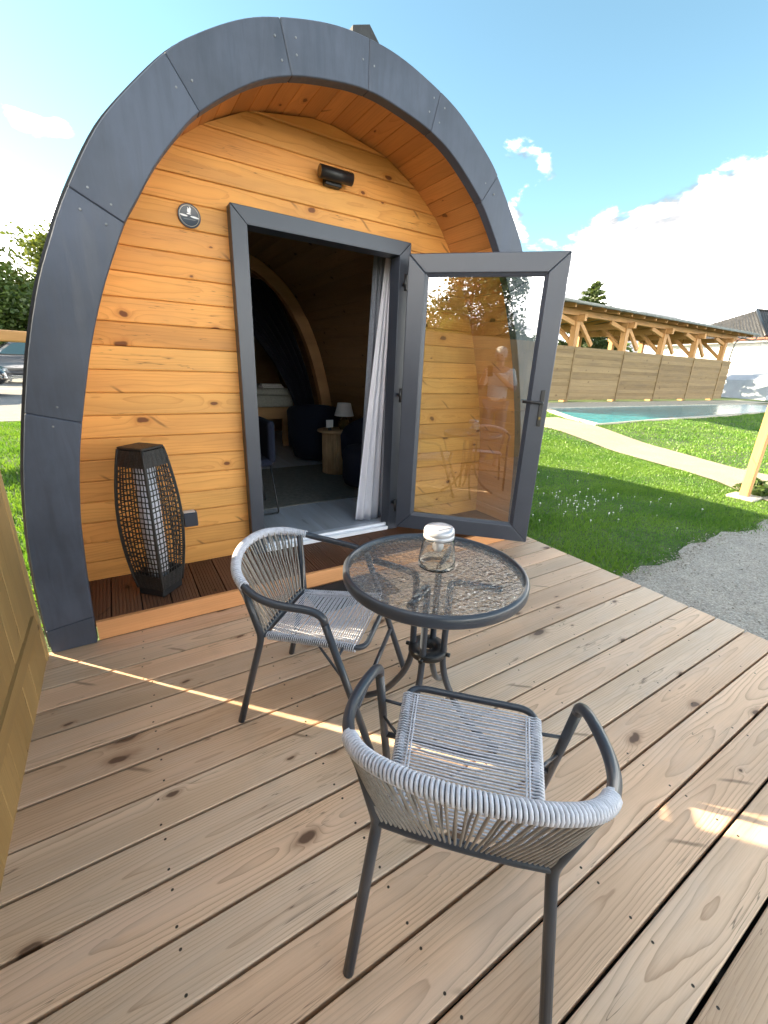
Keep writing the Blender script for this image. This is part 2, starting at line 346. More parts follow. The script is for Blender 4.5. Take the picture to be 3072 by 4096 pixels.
M['sandpath'] = ground_mat('sand_path', ((0.35, 0.30, 0.215), (0.40, 0.345, 0.25), (0.30, 0.25, 0.18)), 40, 0.5, 0.15)
M['asphalt'] = ground_mat('asphalt', ((0.16, 0.16, 0.16), (0.19, 0.19, 0.185), (0.12, 0.12, 0.12)), 40, 0.5, 0.2)

def water_mat():
    m, nb, p, o = mat('pool_water')
    tc = nb.n('ShaderNodeTexCoord')
    n = nb.noise(nb.vm('MULTIPLY', tc.outputs['Object'], (1.0, 1.6, 1.0)), 2.2, 4.0, 0.55, 0.6)
    nb.l(nb.mix(nb.mr(n, 0.3, 0.7), (0.012, 0.20, 0.26), (0.04, 0.33, 0.38)), p.inputs['Base Color'])
    p.inputs['Roughness'].default_value = 0.15; p.inputs['Specular IOR Level'].default_value = 0.12
    nb.l(nb.bump(n, 0.35, 0.06), p.inputs['Normal']); return m
M['water'] = water_mat()

def hammered():
    m, nb, p, o = mat('hammered_table_glass'); nb.t.nodes.remove(p)
    tc = nb.n('ShaderNodeTexCoord'); v = tc.outputs['Object']
    n = nb.noise(v, 62.0, 2.0, 0.5, 0.6)
    vo = nb.vor(nb.vm('ADD', v, nb.vm('MULTIPLY', nb.comb(n, n, 0.0), (0.008, 0.008, 0.0))), 85.0, 1.0, 'SMOOTH_F1')
    bm_ = nb.bump(nb.m('ADD', vo['Distance'], nb.m('MULTIPLY', n, 0.8)), 1.0, 0.010)
    rf = nb.n('ShaderNodeBsdfRefraction'); rf.inputs['IOR'].default_value = 1.15; rf.inputs['Roughness'].default_value = 0.05
    rf.inputs[0].default_value = (0.96, 0.98, 0.99, 1); nb.l(bm_, rf.inputs['Normal'])
    tr = nb.n('ShaderNodeBsdfTransparent'); tr.inputs[0].default_value = (0.94, 0.97, 0.98, 1)
    gl = nb.n('ShaderNodeBsdfGlossy'); gl.inputs['Roughness'].default_value = 0.08; nb.l(bm_, gl.inputs['Normal'])
    fr = nb.n('ShaderNodeFresnel'); fr.inputs[0].default_value = 2.35; nb.l(bm_, fr.inputs['Normal'])
    ge = nb.n('ShaderNodeNewGeometry')
    m1 = nb.n('ShaderNodeMixShader'); m1.inputs[0].default_value = 0.72; nb.l(rf.outputs[0], m1.inputs[1]); nb.l(tr.outputs[0], m1.inputs[2])
    m2 = nb.n('ShaderNodeMixShader'); nb.l(nb.m('MULTIPLY', fr.outputs[0], nb.m('SUBTRACT', 1.0, ge.outputs['Backfacing'])), m2.inputs[0])
    nb.l(m1.outputs[0], m2.inputs[1]); nb.l(gl.outputs[0], m2.inputs[2]); nb.l(m2.outputs[0], o.inputs[0]); return m
M['hammered'] = hammered()

def sign_mat():
    m, nb, p, o = mat('round_sign_print')
    v = nb.n('ShaderNodeTexCoord').outputs['Object']; x, y, z = nb.sep(v)
    r = nb.m('SQRT', nb.m('ADD', nb.m('MULTIPLY', x, x), nb.m('MULTIPLY', y, y)))
    ring = nb.m('MULTIPLY', nb.m('GREATER_THAN', r, 0.0470), nb.m('LESS_THAN', r, 0.0490))
    def ell(cx, cy, rx, ry, rot=0.0):
        dx = nb.m('SUBTRACT', x, cx); dy = nb.m('SUBTRACT', y, cy)
        c, s = math.cos(rot), math.sin(rot)
        u = nb.m('ADD', nb.m('MULTIPLY', dx, c / rx), nb.m('MULTIPLY', dy, s / rx))
        w = nb.m('ADD', nb.m('MULTIPLY', dx, -s / ry), nb.m('MULTIPLY', dy, c / ry))
        return nb.m('LESS_THAN', nb.m('ADD', nb.m('MULTIPLY', u, u), nb.m('MULTIPLY', w, w)), 1.0)
    mark = ell(0.002, 0.032, 0.0085, 0.0105, 0.2)
    for e in ((-0.003, 0.024, 0.006, 0.006, 0.0), (0.0, 0.019, 0.009, 0.006, 0.0), (-0.002, 0.009, 0.011, 0.003, 0.0), (-0.028, -0.001, 0.019, 0.0045, -0.12), (0.026, -0.004, 0.021, 0.0045, -0.10)):
        mark = nb.m('MAXIMUM', mark, ell(*e))
    cut = ell(-0.001, 0.039, 0.0038, 0.0065, 0.35)
    mark = nb.m('MULTIPLY', mark, nb.m('SUBTRACT', 1.0, cut))
    fine = nb.m('MULTIPLY', nb.m('LESS_THAN', nb.m('ABSOLUTE', nb.m('ADD', y, 0.0165)), 0.0009), nb.m('LESS_THAN', nb.m('ABSOLUTE', x), 0.030))
    c = nb.mix(nb.m('MULTIPLY', fine, 0.45), (0.022, 0.030, 0.045), (0.6, 0.6, 0.6))
    c = nb.mix(ring, c, (0.55, 0.48, 0.36))
    c = nb.mix(mark, c, (0.82, 0.83, 0.86))
    nb.l(c, p.inputs['Base Color']); p.inputs['Roughness'].default_value = 0.3; return m
M['sign'] = sign_mat()

# ------------------------------------------------------------------ mesh helpers
class MB:
    def __init__(s):
        s.v = []; s.f = []; s.sm = []
    def add(s, verts, faces, smooth=False):
        o = len(s.v); s.v.extend([tuple(v) for v in verts])
        s.f.extend([tuple(i + o for i in f) for f in faces]); s.sm.extend([smooth] * len(faces)); return s
    def box(s, a, c, ch=0.0):
        x0, y0, z0 = a; x1, y1, z1 = c
        if ch <= 0:
            return s.add([(x0, y0, z0), (x1, y0, z0), (x1, y1, z0), (x0, y1, z0), (x0, y0, z1), (x1, y0, z1), (x1, y1, z1), (x0, y1, z1)],
                         [(3, 2, 1, 0), (4, 5, 6, 7), (0, 1, 5, 4), (1, 2, 6, 5), (2, 3, 7, 6), (3, 0, 4, 7)])
        bmx = bmesh.new(); bmesh.ops.create_cube(bmx, size=1.0)
        for v in bmx.verts:
            v.co = Vector(((x0 + x1) / 2 + v.co.x * (x1 - x0), (y0 + y1) / 2 + v.co.y * (y1 - y0), (z0 + z1) / 2 + v.co.z * (z1 - z0)))
        bmesh.ops.bevel(bmx, geom=bmx.edges[:], offset=ch, segments=2 if ch > 0.008 else 1, affect='EDGES', profile=0.5)
        bmx.verts.index_update()
        s.add([v.co[:] for v in bmx.verts], [[v.index for v in f.verts] for f in bmx.faces]); bmx.free(); return s
    def tube(s, pts, r, n=10, cap=True, closed=False, r2=None, smooth=True):
        pts = [Vector(p) for p in pts]; N = len(pts); rs = r if isinstance(r, (list, tuple)) else [r] * N
        vs = []; up = None
        for i, p in enumerate(pts):
            if closed: t = pts[(i + 1) % N] - pts[i - 1]
            else: t = pts[min(i + 1, N - 1)] - pts[max(i - 1, 0)]
            if t.length < 1e-9: t = Vector((0, 0, 1))
            t.normalize()
            if up is None:
                up = Vector((0, 0, 1)) if abs(t.z) < 0.9 else Vector((1, 0, 0))
            a = up - t * up.dot(t)
            if a.length < 1e-6: a = t.orthogonal()
            a.normalize(); up = a; bb = t.cross(a)
            for k in range(n):
                an = 2 * math.pi * k / n
                vs.append(p + (a * math.cos(an) + bb * math.sin(an)) * rs[i])
        fs = []
        for i in range(N if closed else N - 1):
            j = (i + 1) % N
            for k in range(n):
                l = (k + 1) % n
                fs.append((i * n + k, i * n + l, j * n + l, j * n + k))
        s.add(vs, fs, smooth)
        if cap and not closed:
            o = len(s.v) - N * n
            s.f.append(tuple(o + k for k in reversed(range(n)))); s.sm.append(False)
            s.f.append(tuple(o + (N - 1) * n + k for k in range(n))); s.sm.append(False)
        return s
    def lathe(s, prof, n=32, c=(0, 0, 0), smooth=True, a0=0.0, a1=2 * math.pi):
        full = abs(a1 - a0 - 2 * math.pi) < 1e-6; m_ = n if full else n + 1
        vs = []
        for r, z in prof:
            for k in range(m_):
                an = a0 + (a1 - a0) * k / n
                vs.append((c[0] + r * math.cos(an), c[1] + r * math.sin(an), c[2] + z))
        fs = []
        for i in range(len(prof) - 1):
            for k in range(n):
                l = (k + 1) % m_
                fs.append((i * m_ + k, i * m_ + l, (i + 1) * m_ + l, (i + 1) * m_ + k))
        return s.add(vs, fs, smooth)
    def prism(s, poly, z0, z1, f=lambda x, y, z: (x, y, z)):
        n = len(poly)
        vs = [f(x, y, z0) for x, y in poly] + [f(x, y, z1) for x, y in poly]
        fs = [tuple(reversed(range(n))), tuple(range(n, 2 * n))] + [(i, (i + 1) % n, n + (i + 1) % n, n + i) for i in range(n)]
        return s.add(vs, fs)
    def mesh(s, name, m):
        me = bpy.data.meshes.new(name); me.from_pydata(s.v, [], s.f)
        me.polygons.foreach_set('use_smooth', s.sm)
        if m: me.materials.append(M[m] if isinstance(m, str) else m)
        me.update(); return me
    def build(s, name, m, parent=None, mw=None, fix=True):
        me = s.mesh(name, m)
        if fix:
            bmx = bmesh.new(); bmx.from_mesh(me); bmesh.ops.recalc_face_normals(bmx, faces=bmx.faces[:]); bmx.to_mesh(me); bmx.free()
        return link(name, me, parent, mw)

def link(name, me, parent=None, mw=None):
    o = bpy.data.objects.new(name, me); COL.objects.link(o)
    if parent is not None: o.parent = parent
    if mw is not None:
        if parent is not None: o.matrix_local = mw
        else: o.matrix_world = mw
    return o
def tag(o, label, cat, group=None):
    o['label'] = label; o['category'] = cat
    if group: o['group'] = group
    return o
def thing(name, label, cat, loc=(0, 0, 0), rz=0.0, group=None):
    o = bpy.data.objects.new(name, None); COL.objects.link(o); o.location = loc; o.rotation_euler = (0, 0, rz)
    o.empty_display_size = 0.1
    return tag(o, label, cat, group)
def struct(o):
    o['kind'] = 'structure'; return o
def copy_tree(o, parent=None):
    c = o.copy(); COL.objects.link(c); c.parent = parent
    if parent is not None: c.matrix_local = o.matrix_local.copy()
    for ch in o.children: copy_tree(ch, c)
    return c
def crom(pts, n=8, closed=False):
    P = [Vector(p) for p in pts]; out = []; N = len(P)
    rng = range(N) if closed else range(N - 1)
    for i in rng:
        if closed: a, b_, c, d = P[i - 1], P[i], P[(i + 1) % N], P[(i + 2) % N]
        else: a, b_, c, d = P[max(i - 1, 0)], P[i], P[i + 1], P[min(i + 2, N - 1)]
        for k in range(n):
            t = k / n
            out.append(0.5 * ((2 * b_) + (c - a) * t + (2 * a - 5 * b_ + 4 * c - d) * t * t + (-a + 3 * b_ - 3 * c + d) * t ** 3))
    if not closed: out.append(P[-1])
    return out
def rounded(pts, rad, n=6):
    """polyline with its inner corners replaced by arcs (quadratic)"""
    P = [Vector(p) for p in pts]; out = [P[0]]
    for i in range(1, len(P) - 1):
        r_ = rad[i] if isinstance(rad, (list, tuple)) else rad
        a = P[i] + (P[i - 1] - P[i]).normalized() * r_; c = P[i] + (P[i + 1] - P[i]).normalized() * r_
        for k in range(n + 1):
            t = k / n; out.append(a * (1 - t) ** 2 + P[i] * 2 * t * (1 - t) + c * t * t)
    out.append(P[-1]); return out
def basis(o, x, y, z):
    return Matrix(((x[0], y[0], z[0], o[0]), (x[1], y[1], z[1], o[1]), (x[2], y[2], z[2], o[2]), (0, 0, 0, 1)))
def board_mb(poly, th, ch):
    """board lying in local XY with its face at z=0; poly is (x0b,x1b,x1t,x0t,y0,y1); long edges chamfered"""
    x0b, x1b, x1t, x0t, y0, y1 = poly
    def xs(y):
        t = (y - y0) / (y1 - y0); return x0b + (x0t - x0b) * t, x1b + (x1t - x1b) * t
    rows = []
    for y, z in ((y0, -th), (y0, -ch), (y0 + ch * 0.35, -ch * 0.3), (y0 + ch * 1.2, 0), (y1 - ch * 1.2, 0), (y1 - ch * 0.35, -ch * 0.3), (y1, -ch), (y1, -th)):
        a, c = xs(y); rows.append([(a, y, z), (c, y, z)])
    mb = MB(); vs = [p for r_ in rows for p in r_]; n = len(rows)
    fs = [(2 * i, 2 * i + 1, 2 * ((i + 1) % n) + 1, 2 * ((i + 1) % n)) for i in range(n)]
    fs += [tuple(2 * i for i in reversed(range(n))), tuple(2 * i + 1 for i in range(n))]
    return mb.add(vs, fs)

# ------------------------------------------------------------------ terrain
def zg(y):
    s = min(1, max(0, (y - 2) / 2.5)); return -0.12 + 0.17 * s * s * (3 - 2 * s)
xs = [-300, -120, -60, -30, -15, -8, -4, 0, 4, 8, 14, 20, 30, 45, 70, 120, 300]
ys = [-300, -120, -60, -30, -15, -8, -4, 0, 1.5] + [2 + 0.125 * i for i in range(21)] + [5, 8, 14, 30, 60, 120, 300]
mb = MB(); mb.add([(x, y, zg(y)) for y in ys for x in xs], [(j * len(xs) + i, j * len(xs) + i + 1, (j + 1) * len(xs) + i + 1, (j + 1) * len(xs) + i) for j in range(len(ys) - 1) for i in range(len(xs) - 1)])
struct(mb.build('lawn', 'soil'))
def sheet(name, A, Bp, m, dz=0.012, na=60, nb_=8):
    """ruled sheet between two polylines, following the ground"""
    def samp(P, n):
        P = [Vector((*p, 0)) for p in P]; L = [0]
        for i in range(1, len(P)): L.append(L[-1] + (P[i] - P[i - 1]).length)
        out = []
        for k in range(n + 1):
            t = L[-1] * k / n; i = max(1, min(len(P) - 1, next((j for j in range(1, len(P)) if L[j] >= t - 1e-9), len(P) - 1)))
            out.append(P[i - 1].lerp(P[i], (t - L[i - 1]) / max(1e-9, L[i] - L[i - 1])))
        return out
    a, c = samp(A, na), samp(Bp, na); mb = MB(); vs = []
    for i in range(na + 1):
        for j in range(nb_ + 1):
            q = a[i].lerp(c[i], j / nb_); vs.append((q.x, q.y, zg(q.y) + dz))
    mb.add(vs, [(i * (nb_ + 1) + j, i * (nb_ + 1) + j + 1, (i + 1) * (nb_ + 1) + j + 1, (i + 1) * (nb_ + 1) + j) for i in range(na) for j in range(nb_)])
    return struct(mb.build(name, m))
def jag(x): return 0.05 * math.sin(x * 3.1) + 0.04 * math.sin(x * 7.7 + 1) + 0.025 * math.sin(x * 19.0)
gx = [2.2 + 0.06 * i for i in range(76)]
sheet('gravel_yard', [(x, -1.14 + jag(x)) for x in gx] + [(7.3, -1.5), (9.5, -1.9), (16, -2.3), (30, -2.5)], [(2.2, -9), (12, -9), (30, -9)], 'gravel', 0.014, 160, 4)
pn = [(9.3, 6.2), (9.21, 4.56), (9.12, 4.0), (8.9, 3.06), (8.35, 1.63), (7.95, 0.6), (7.65, 0.0), (7.2, -0.5), (6.75, -1.25)]
pf = [(11.9, 6.2), (11.1, 4.3), (10.75, 3.5), (10.5, 2.86), (10.15, 1.97), (9.65, 1.11), (9.25, 0.4), (9.1, -0.2), (9.1, -1.9)]
sheet('path', pn, pf, 'sandpath', 0.020)
struct(sheet('parking_lot', [(-60, 8.6), (-0.6, 8.6), (-0.6, 8.7)], [(-60, 34), (6, 34), (6, 34.1)], 'asphalt', 0.012, 20, 4))
mb = MB(); mb.box((-9, 18.9, 0.064), (-0.7, 19.05, 0.068)); struct(mb.build('road_marking', 'paintline'))
# swimming pool: basin edge and water
pool = [(11.5, 4.45), (12.3, 5.85), (13.45, 7.3), (14.55, 8.6), (34, 8.4), (34, 5.3), (24.8, 5.05), (19.8, 4.9), (14.7, 4.67)]
def scale_poly(P, d):
    c = Vector((sum(p[0] for p in P) / len(P), sum(p[1] for p in P) / len(P)))
    return [((Vector(p) - c) + (Vector(p) - c).normalized() * d + c)[:] for p in P]
mb = MB(); mb.add([(x, y, 0.058) for x, y in pool], [tuple(reversed(range(len(pool))))]); struct(mb.build('pool_water', 'water'))
mb = MB(); po = scale_poly(pool, 0.30); n = len(pool)
mb.add([(x, y, 0.062) for x, y in pool] + [(x, y, 0.10) for x, y in pool] + [(x, y, 0.10) for x, y in po] + [(x, y, 0.02) for x, y in po],
       [(i + a * n, (i + 1) % n + a * n, (i + 1) % n + (a + 1) * n, i + (a + 1) * n) for a in range(3) for i in range(n)])
struct(mb.build('pool_kerb', 'concrete'))
mb = MB(); mb.box((9.4, 8.9, 0.03), (39, 10.9, 0.075)); struct(mb.build('pool_terrace', 'concrete'))

# ------------------------------------------------------------------ deck
XL, XR = -0.655, 2.776
deck = struct(bpy.data.objects.new('deck', None)); COL.objects.link(deck)
y1 = -0.5216
L = XR - XL
dm = board_mb((-L / 2, L / 2, L / 2, -L / 2, -0.0705, 0.0705), 0.027, 0.0035).mesh('deck_board', 'deck')
for i in range(25):
    yc = y1 + 0.075 - 0.15 * i
    bo = link('deck_board', dm, deck, Matrix.Translation(((XL + XR) / 2 + random.uniform(-.004, .006), yc, random.uniform(-.0015, .0))) @ Matrix.Rotation(random.uniform(-.0012, .0012), 4, 'Z'))
mb = MB()
for x in (-.6, -.1, .4, .9, 1.4, 1.9, 2.4, 2.70): mb.box((x - .022, -4.1, -.118), (x + .022, -.36, -.029))
mb.build('joists', 'dark', deck)
mb = MB(); mb.box((-.64, -4.1, -.114), (2.70, -.36, -.108)); mb.build('ground_membrane', 'dark', deck)
mb = MB(); mb.box((2.745, -4.1, -.118), (2.768, -.36, -.030)); mb.build('fascia', 'riser', deck)

# ------------------------------------------------------------------ camping pod
XC, YA, YF, ZF = 1.07, -0.397, 0.138, 0.100
POUT = [(1.694, 0), (1.697, .16), (1.694, .334), (1.683, .538), (1.662, .728), (1.641, .871), (1.617, .998), (1.586, 1.146), (1.543, 1.333), (1.516, 1.436), (1.483, 1.548), (1.44, 1.675), (1.39, 1.794), (1.325, 1.94), (1.2, 2.165), (1.10, 2.30), (.907, 2.507), (.78, 2.605), (.60, 2.71), (.437, 2.772), (.2, 2.83), (0, 2.845)]
PIN = [(1.509, 0), (1.505, .16), (1.498, .327), (1.488, .491), (1.475, .66), (1.438, .913), (1.40, 1.092), (1.342, 1.321), (1.307, 1.443), (1.259, 1.586), (1.208, 1.716), (1.125, 1.899), (1.07, 1.99), (.99, 2.12), (.89, 2.25), (.785, 2.36), (.573, 2.51), (.387, 2.59), (.157, 2.637), (0, 2.65)]
def fullprof(P):
    """left foot -> apex -> right foot, world x,z, finely sampled"""
    Lh = [(XC - w, z) for w, z in P]; Rh = [(XC + w, z) for w, z in reversed(P[:-1])]
    c = crom([(x, 0, z) for x, z in Lh + Rh], 8)
    return [(p.x, p.z) for p in c]
def offset_prof(P, d):
    out = []
    for i in range(len(P)):
        a = Vector(P[max(i - 1, 0)]); c = Vector(P[min(i + 1, len(P) - 1)]); t = (c - a).normalized()
        nrm = Vector((-t.y, t.x))       # pointing outwards (left of travel)
        out.append((P[i][0] + nrm.x * d, P[i][1] + nrm.y * d))
    return out
def resample(P, n):
    Ls = [0]
    for q in range(1, len(P)): Ls.append(Ls[-1] + math.dist(P[q], P[q - 1]))
    out = []; j = 1
    for q in range(n + 1):
        t = Ls[-1] * q / n
        while j < len(P) - 1 and Ls[j] < t: j += 1
        u = (t - Ls[j - 1]) / max(1e-9, Ls[j] - Ls[j - 1]); out.append((P[j - 1][0] + (P[j][0] - P[j - 1][0]) * u, P[j - 1][1] + (P[j][1] - P[j - 1][1]) * u))
    return out
FO, FI = fullprof(POUT), fullprof(PIN)
FS = offset_prof(FI, 0.075)             # soffit / lining profile
def half_width(P, z):
    r_ = [p for p in P if p[0] >= XC]   # apex -> right foot
    for i in range(len(r_) - 1):
        (xa, za), (xb, zb) = r_[i], r_[i + 1]
        if (za - z) * (zb - z) <= 0 and za != zb:
            return xa + (xb - xa) * (z - za) / (zb - za) - XC
    return 0.0 if z > r_[0][1] else r_[-1][0] - XC
pod = thing('camping_pod', 'rounded pine camping pod with grey arched front and open glass door', 'cabin', (XC, YF, 0))
POD = Matrix.Translation((-XC, -YF, 0))
# front arch: separate curved boards
def arc_between(P, a, c):
    """sub-polyline of profile P between two fractional indices"""
    ia, ic = math.ceil(a - 1e-6), math.floor(c + 1e-6)
    lerp = lambda t: tuple(P[int(t)][k] + (P[min(int(t) + 1, len(P) - 1)][k] - P[int(t)][k]) * (t - int(t)) for k in (0, 1))
    out = [lerp(a)] + [P[i] for i in range(ia, ic + 1) if a < i < c] + [lerp(c)]
    return out
def idx_at(P, hw=None, z=None):
    """fractional index on the left half where z (or half width) is reached"""
    for i in range(len(P) - 1):
        if P[i][0] > XC + 1e-6: break
        a, c = (P[i][1], P[i + 1][1]) if z is not None else (XC - P[i][0], XC - P[i + 1][0])
        t = z if z is not None else hw
        if (a - t) * (c - t) <= 0 and a != c: return i + (t - a) / (c - a)
    return float(i)
no, ni = len(FO) - 1, len(FI) - 1
jo = [0.0, idx_at(FO, z=.125), idx_at(FO, z=1.146), idx_at(FO, z=1.99), idx_at(FO, z=2.507), idx_at(FO, hw=.437), no / 2]
ji = [0.0, idx_at(FI, z=.150), idx_at(FI, z=1.10), idx_at(FI, z=1.899), idx_at(FI, z=2.351), idx_at(FI, hw=.388), ni / 2]
jo += [no - t for t in reversed(jo[:-1])]; ji += [ni - t for t in reversed(ji[:-1])]
for k in range(len(jo) - 1):
    g = 0.012
    o_ = arc_between(FO, jo[k] + (g if k else 0), jo[k + 1] - (g if k < len(jo) - 2 else 0)); i_ = arc_between(FI, ji[k] + (g if k else 0), ji[k + 1] - (g if k < len(jo) - 2 else 0))
    dy = random.uniform(-.003, .003)
    bmx = bmesh.new()
    nn = 14 if k not in (0, len(jo) - 2) else 3
    o_, i_ = resample(o_, nn), resample(i_, nn)
    rows = [[bmx.verts.new((x, y, z)) for x, z in P] for P, y in ((o_, YA + dy), (i_, YA + dy), (i_, YA + .062), (o_, YA + .062))]
    for a in range(4):
        for q in range(nn):
            bmx.faces.new((rows[a][q], rows[a][q + 1], rows[(a + 1) % 4][q + 1], rows[(a + 1) % 4][q]))
    bmx.faces.new([rows[a][0] for a in range(4)]); bmx.faces.new([rows[a][nn] for a in reversed(range(4))])
    bmesh.ops.recalc_face_normals(bmx, faces=bmx.faces[:])
    ed = [e for e in bmx.edges if len(e.link_faces) == 2 and e.calc_face_angle(0) > 0.8]
    bmesh.ops.bevel(bmx, geom=ed, offset=0.0035, segments=1, affect='EDGES')
    me = bpy.data.meshes.new('arch_board'); bmx.to_mesh(me); bmx.free(); me.materials.append(M['anthracite'])
    link('arch_board', me, pod, POD)
# screws near the joints of the arch boards
scm = MB().lathe([(0, -.004), (.0045, -.004), (.0045, .0002), (.0032, .0008), (.001, .0003), (0, .0003)], 10).mesh('screw', 'screwhead')
lerpP = lambda P, t: Vector((P[int(t)][0] + (P[min(int(t) + 1, len(P) - 1)][0] - P[int(t)][0]) * (t - int(t)), 0, P[int(t)][1] + (P[min(int(t) + 1, len(P) - 1)][1] - P[int(t)][1]) * (t - int(t))))
for k in range(2, len(jo) - 2):
    for sg in (-1, 1):
        for u in ((.30, .68) if k % 2 else (.5,)):
            a, c = lerpP(FO, jo[k] + sg * (1.6 + random.uniform(-.5, .5))), lerpP(FI, ji[k] + sg * (1.6 + random.uniform(-.5, .5)))
            q = a.lerp(c, u + random.uniform(-.06, .06)); q.y = YA - .0032
            link('screw', scm, pod, POD @ basis(q, (1, 0, 0), (0, 0, 1), (0, -1, 0)))
# roof shell (shingled back of the arch) and back wall
PB = 5.7
mb = MB(); vs = []; A_, B_ = resample(offset_prof(FO, .018), 160), resample(offset_prof(FS, .028), 160)
for P, y in ((A_, YA + .064), (A_, PB), (B_, PB), (B_, YA + .064)): vs += [(x, y, z) for x, z in P]
nn = len(A_); mb.add(vs, [(a * nn + i, a * nn + i + 1, ((a + 1) % 4) * nn + i + 1, ((a + 1) % 4) * nn + i) for a in range(4) for i in range(nn - 1)])
mb.build('roof_shell', 'shingle', pod, POD)
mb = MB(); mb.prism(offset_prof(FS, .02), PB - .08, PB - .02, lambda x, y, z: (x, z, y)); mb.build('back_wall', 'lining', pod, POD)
# boards of the soffit and the lining, running front to back around the curve
def curved_boards(name, m, ya, yb, width, zmin):
    P = FS; Ls = [0]
    for q in range(1, len(P)): Ls.append(Ls[-1] + math.dist(P[q], P[q - 1]))
    n = round(Ls[-1] / width); j = 1; pts = []
    for q in range(n + 1):
        t = Ls[-1] * q / n
        while j < len(P) - 1 and Ls[j] < t: j += 1
        u = (t - Ls[j - 1]) / (Ls[j] - Ls[j - 1]); pts.append(Vector((P[j - 1][0] + (P[j][0] - P[j - 1][0]) * u, 0, P[j - 1][1] + (P[j][1] - P[j - 1][1]) * u)))
    for q in range(n):
        a, c = pts[q], pts[q + 1]
        if min(a.z, c.z) < zmin: continue
        w = (c - a).length; t = (c - a).normalized(); nrm = Vector((t.z, 0, -t.x))  # inward
        X = Vector((0, 1, 0)); Y = t; Z = X.cross(Y)
        if Z.dot(nrm) < 0: Y = -t; Z = X.cross(Y)
        Lb = yb - ya
        me = board_mb((-Lb / 2, Lb / 2, Lb / 2, -Lb / 2, -w / 2 + .0004, w / 2 - .0004), .018, .004).mesh(name, m)
        mid = (a + c) / 2; mid.y = (ya + yb) / 2
        link(name, me, pod, POD @ basis(mid, X, Y, Z))
curved_boards('soffit_board', 'soffit', YA + .063, YF + .03, 0.098, 0.05)
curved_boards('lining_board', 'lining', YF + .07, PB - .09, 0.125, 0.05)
# facade planks, split round the door frame
DX0, DX1, DZ1 = 0.484, 1.685, 2.193
pz = 0.1218; zb = 0.0962
def facade_plank(z0, z1, xa0, xa1, xb1, xb0):
    # corners: bottom-left, top-left, top-right, bottom-right in world x
    cx = (min(xa0, xa1) + max(xb0, xb1)) / 2; cz = (z0 + z1) / 2
    me = board_mb((xa0 - cx, xb0 - cx, xb1 - cx, xa1 - cx, z0 - cz, z1 - cz), .024, .0065).mesh('facade_plank', 'facade')
    link('facade_plank', me, pod, POD @ basis((cx, YF + random.uniform(-.0015, .0015), cz), (1, 0, 0), (0, 0, 1), (0, -1, 0)))
k = 0
while True:
    z0, z1 = zb + pz * k + .0008, zb + pz * (k + 1) - .0008
    if z0 > 2.70: break
    w0, w1 = half_width(FS, z0) + .003, half_width(FS, min(z1, 2.724)) + .003
    z1 = min(z1, 2.722)
    if z0 < DZ1 - .02 and z1 <= DZ1 + .001:
        facade_plank(z0, z1, XC - w0, XC - w1, DX0 + .02, DX0 + .02); facade_plank(z0, z1, DX1 - .02, DX1 - .02, XC + w1, XC + w0)
    else:
        facade_plank(max(z0, DZ1 - .03) if z0 < DZ1 else z0, z1, XC - w0, XC - w1, XC + w1, XC + w0)
        if z0 < DZ1 - .03:
            facade_plank(z0, DZ1 - .0315, XC - w0, XC - w0 + .001, DX0 + .02, DX0 + .02); facade_plank(z0, DZ1 - .0315, DX1 - .02, DX1 - .02, XC + w0 - .001, XC + w0)
    k += 1
# backing behind the planks so that no light leaks, with the doorway left open
mb = MB()
def strip(x0, x1, z0, z1): mb.box((x0, YF + .027, z0), (x1, YF + .045, z1))
for q in range(44):
    za = 0.05 + q * 0.06; zc = za + .0595; w = min(half_width(FS, za), half_width(FS, min(zc, 2.72))) + .002
    if w < .02 or zc > 2.724: continue
    if zc < DZ1 - .02: strip(XC - w, DX0 + .015, za, zc); strip(DX1 - .015, XC + w, za, zc)
    else: strip(XC - w, XC + w, za, zc)
mb.build('facade_backing', 'lining', pod, POD)
# porch floor: grooved boards front to back, riser
def porch_mesh(w, Lb):
    ng = 7; prof = [(-w / 2, -.03), (-w / 2, -.002), (-w / 2 + .002, 0)]
    for q in range(ng):
        c = -w / 2 + w * (q + 1) / (ng + 1); prof += [(c - .0032, 0), (c - .002, -.004), (c + .002, -.004), (c + .0032, 0)]
    prof += [(w / 2 - .002, 0), (w / 2, -.002), (w / 2, -.03)]
    mb = MB(); n = len(prof)
    mb.add([(x, y, z) for x in (-Lb / 2, Lb / 2) for y, z in prof], [(i, (i + 1) % n, n + (i + 1) % n, n + i) for i in range(n)] + [tuple(range(n)), tuple(reversed(range(n, 2 * n)))])
    return mb.mesh('porch_board', 'porch')
PF0, PF1 = -0.362, YF + .015
pm = porch_mesh(.138, PF1 - PF0); x = XC - 1.578
while x < XC + 1.50:
    link('porch_board', pm, pod, POD @ basis((x + .0705, (PF0 + PF1) / 2, ZF + random.uniform(-.0015, .0015)), (0, 1, 0), (-1, 0, 0), (0, 0, 1)))
    x += .1445
me = board_mb((-1.50, 1.50, 1.50, -1.50, -.051, .051), .024, .003).mesh('riser', 'riser')
link('riser', me, pod, POD @ basis((XC, -.386, .054), (1, 0, 0), (0, 0, 1), (0, -1, 0)))
mb = MB(); mb.box((XC - 1.5, PF0, -.10), (XC + 1.5, PB - .1, .066)); mb.build('floor_frame', 'dark', pod, POD)
# interior floor
x = XC - 1.48
fm = board_mb((-2.72, 2.72, 2.72, -2.72, -.0955, .0955), .02, .0012).mesh('floor_board', 'laminate')
while x < XC + 1.47:
    link('floor_board', fm, pod, POD @ basis((x + .096, .20 + 2.72, .105), (0, 1, 0), (-1, 0, 0), (0, 0, 1))); x += .192
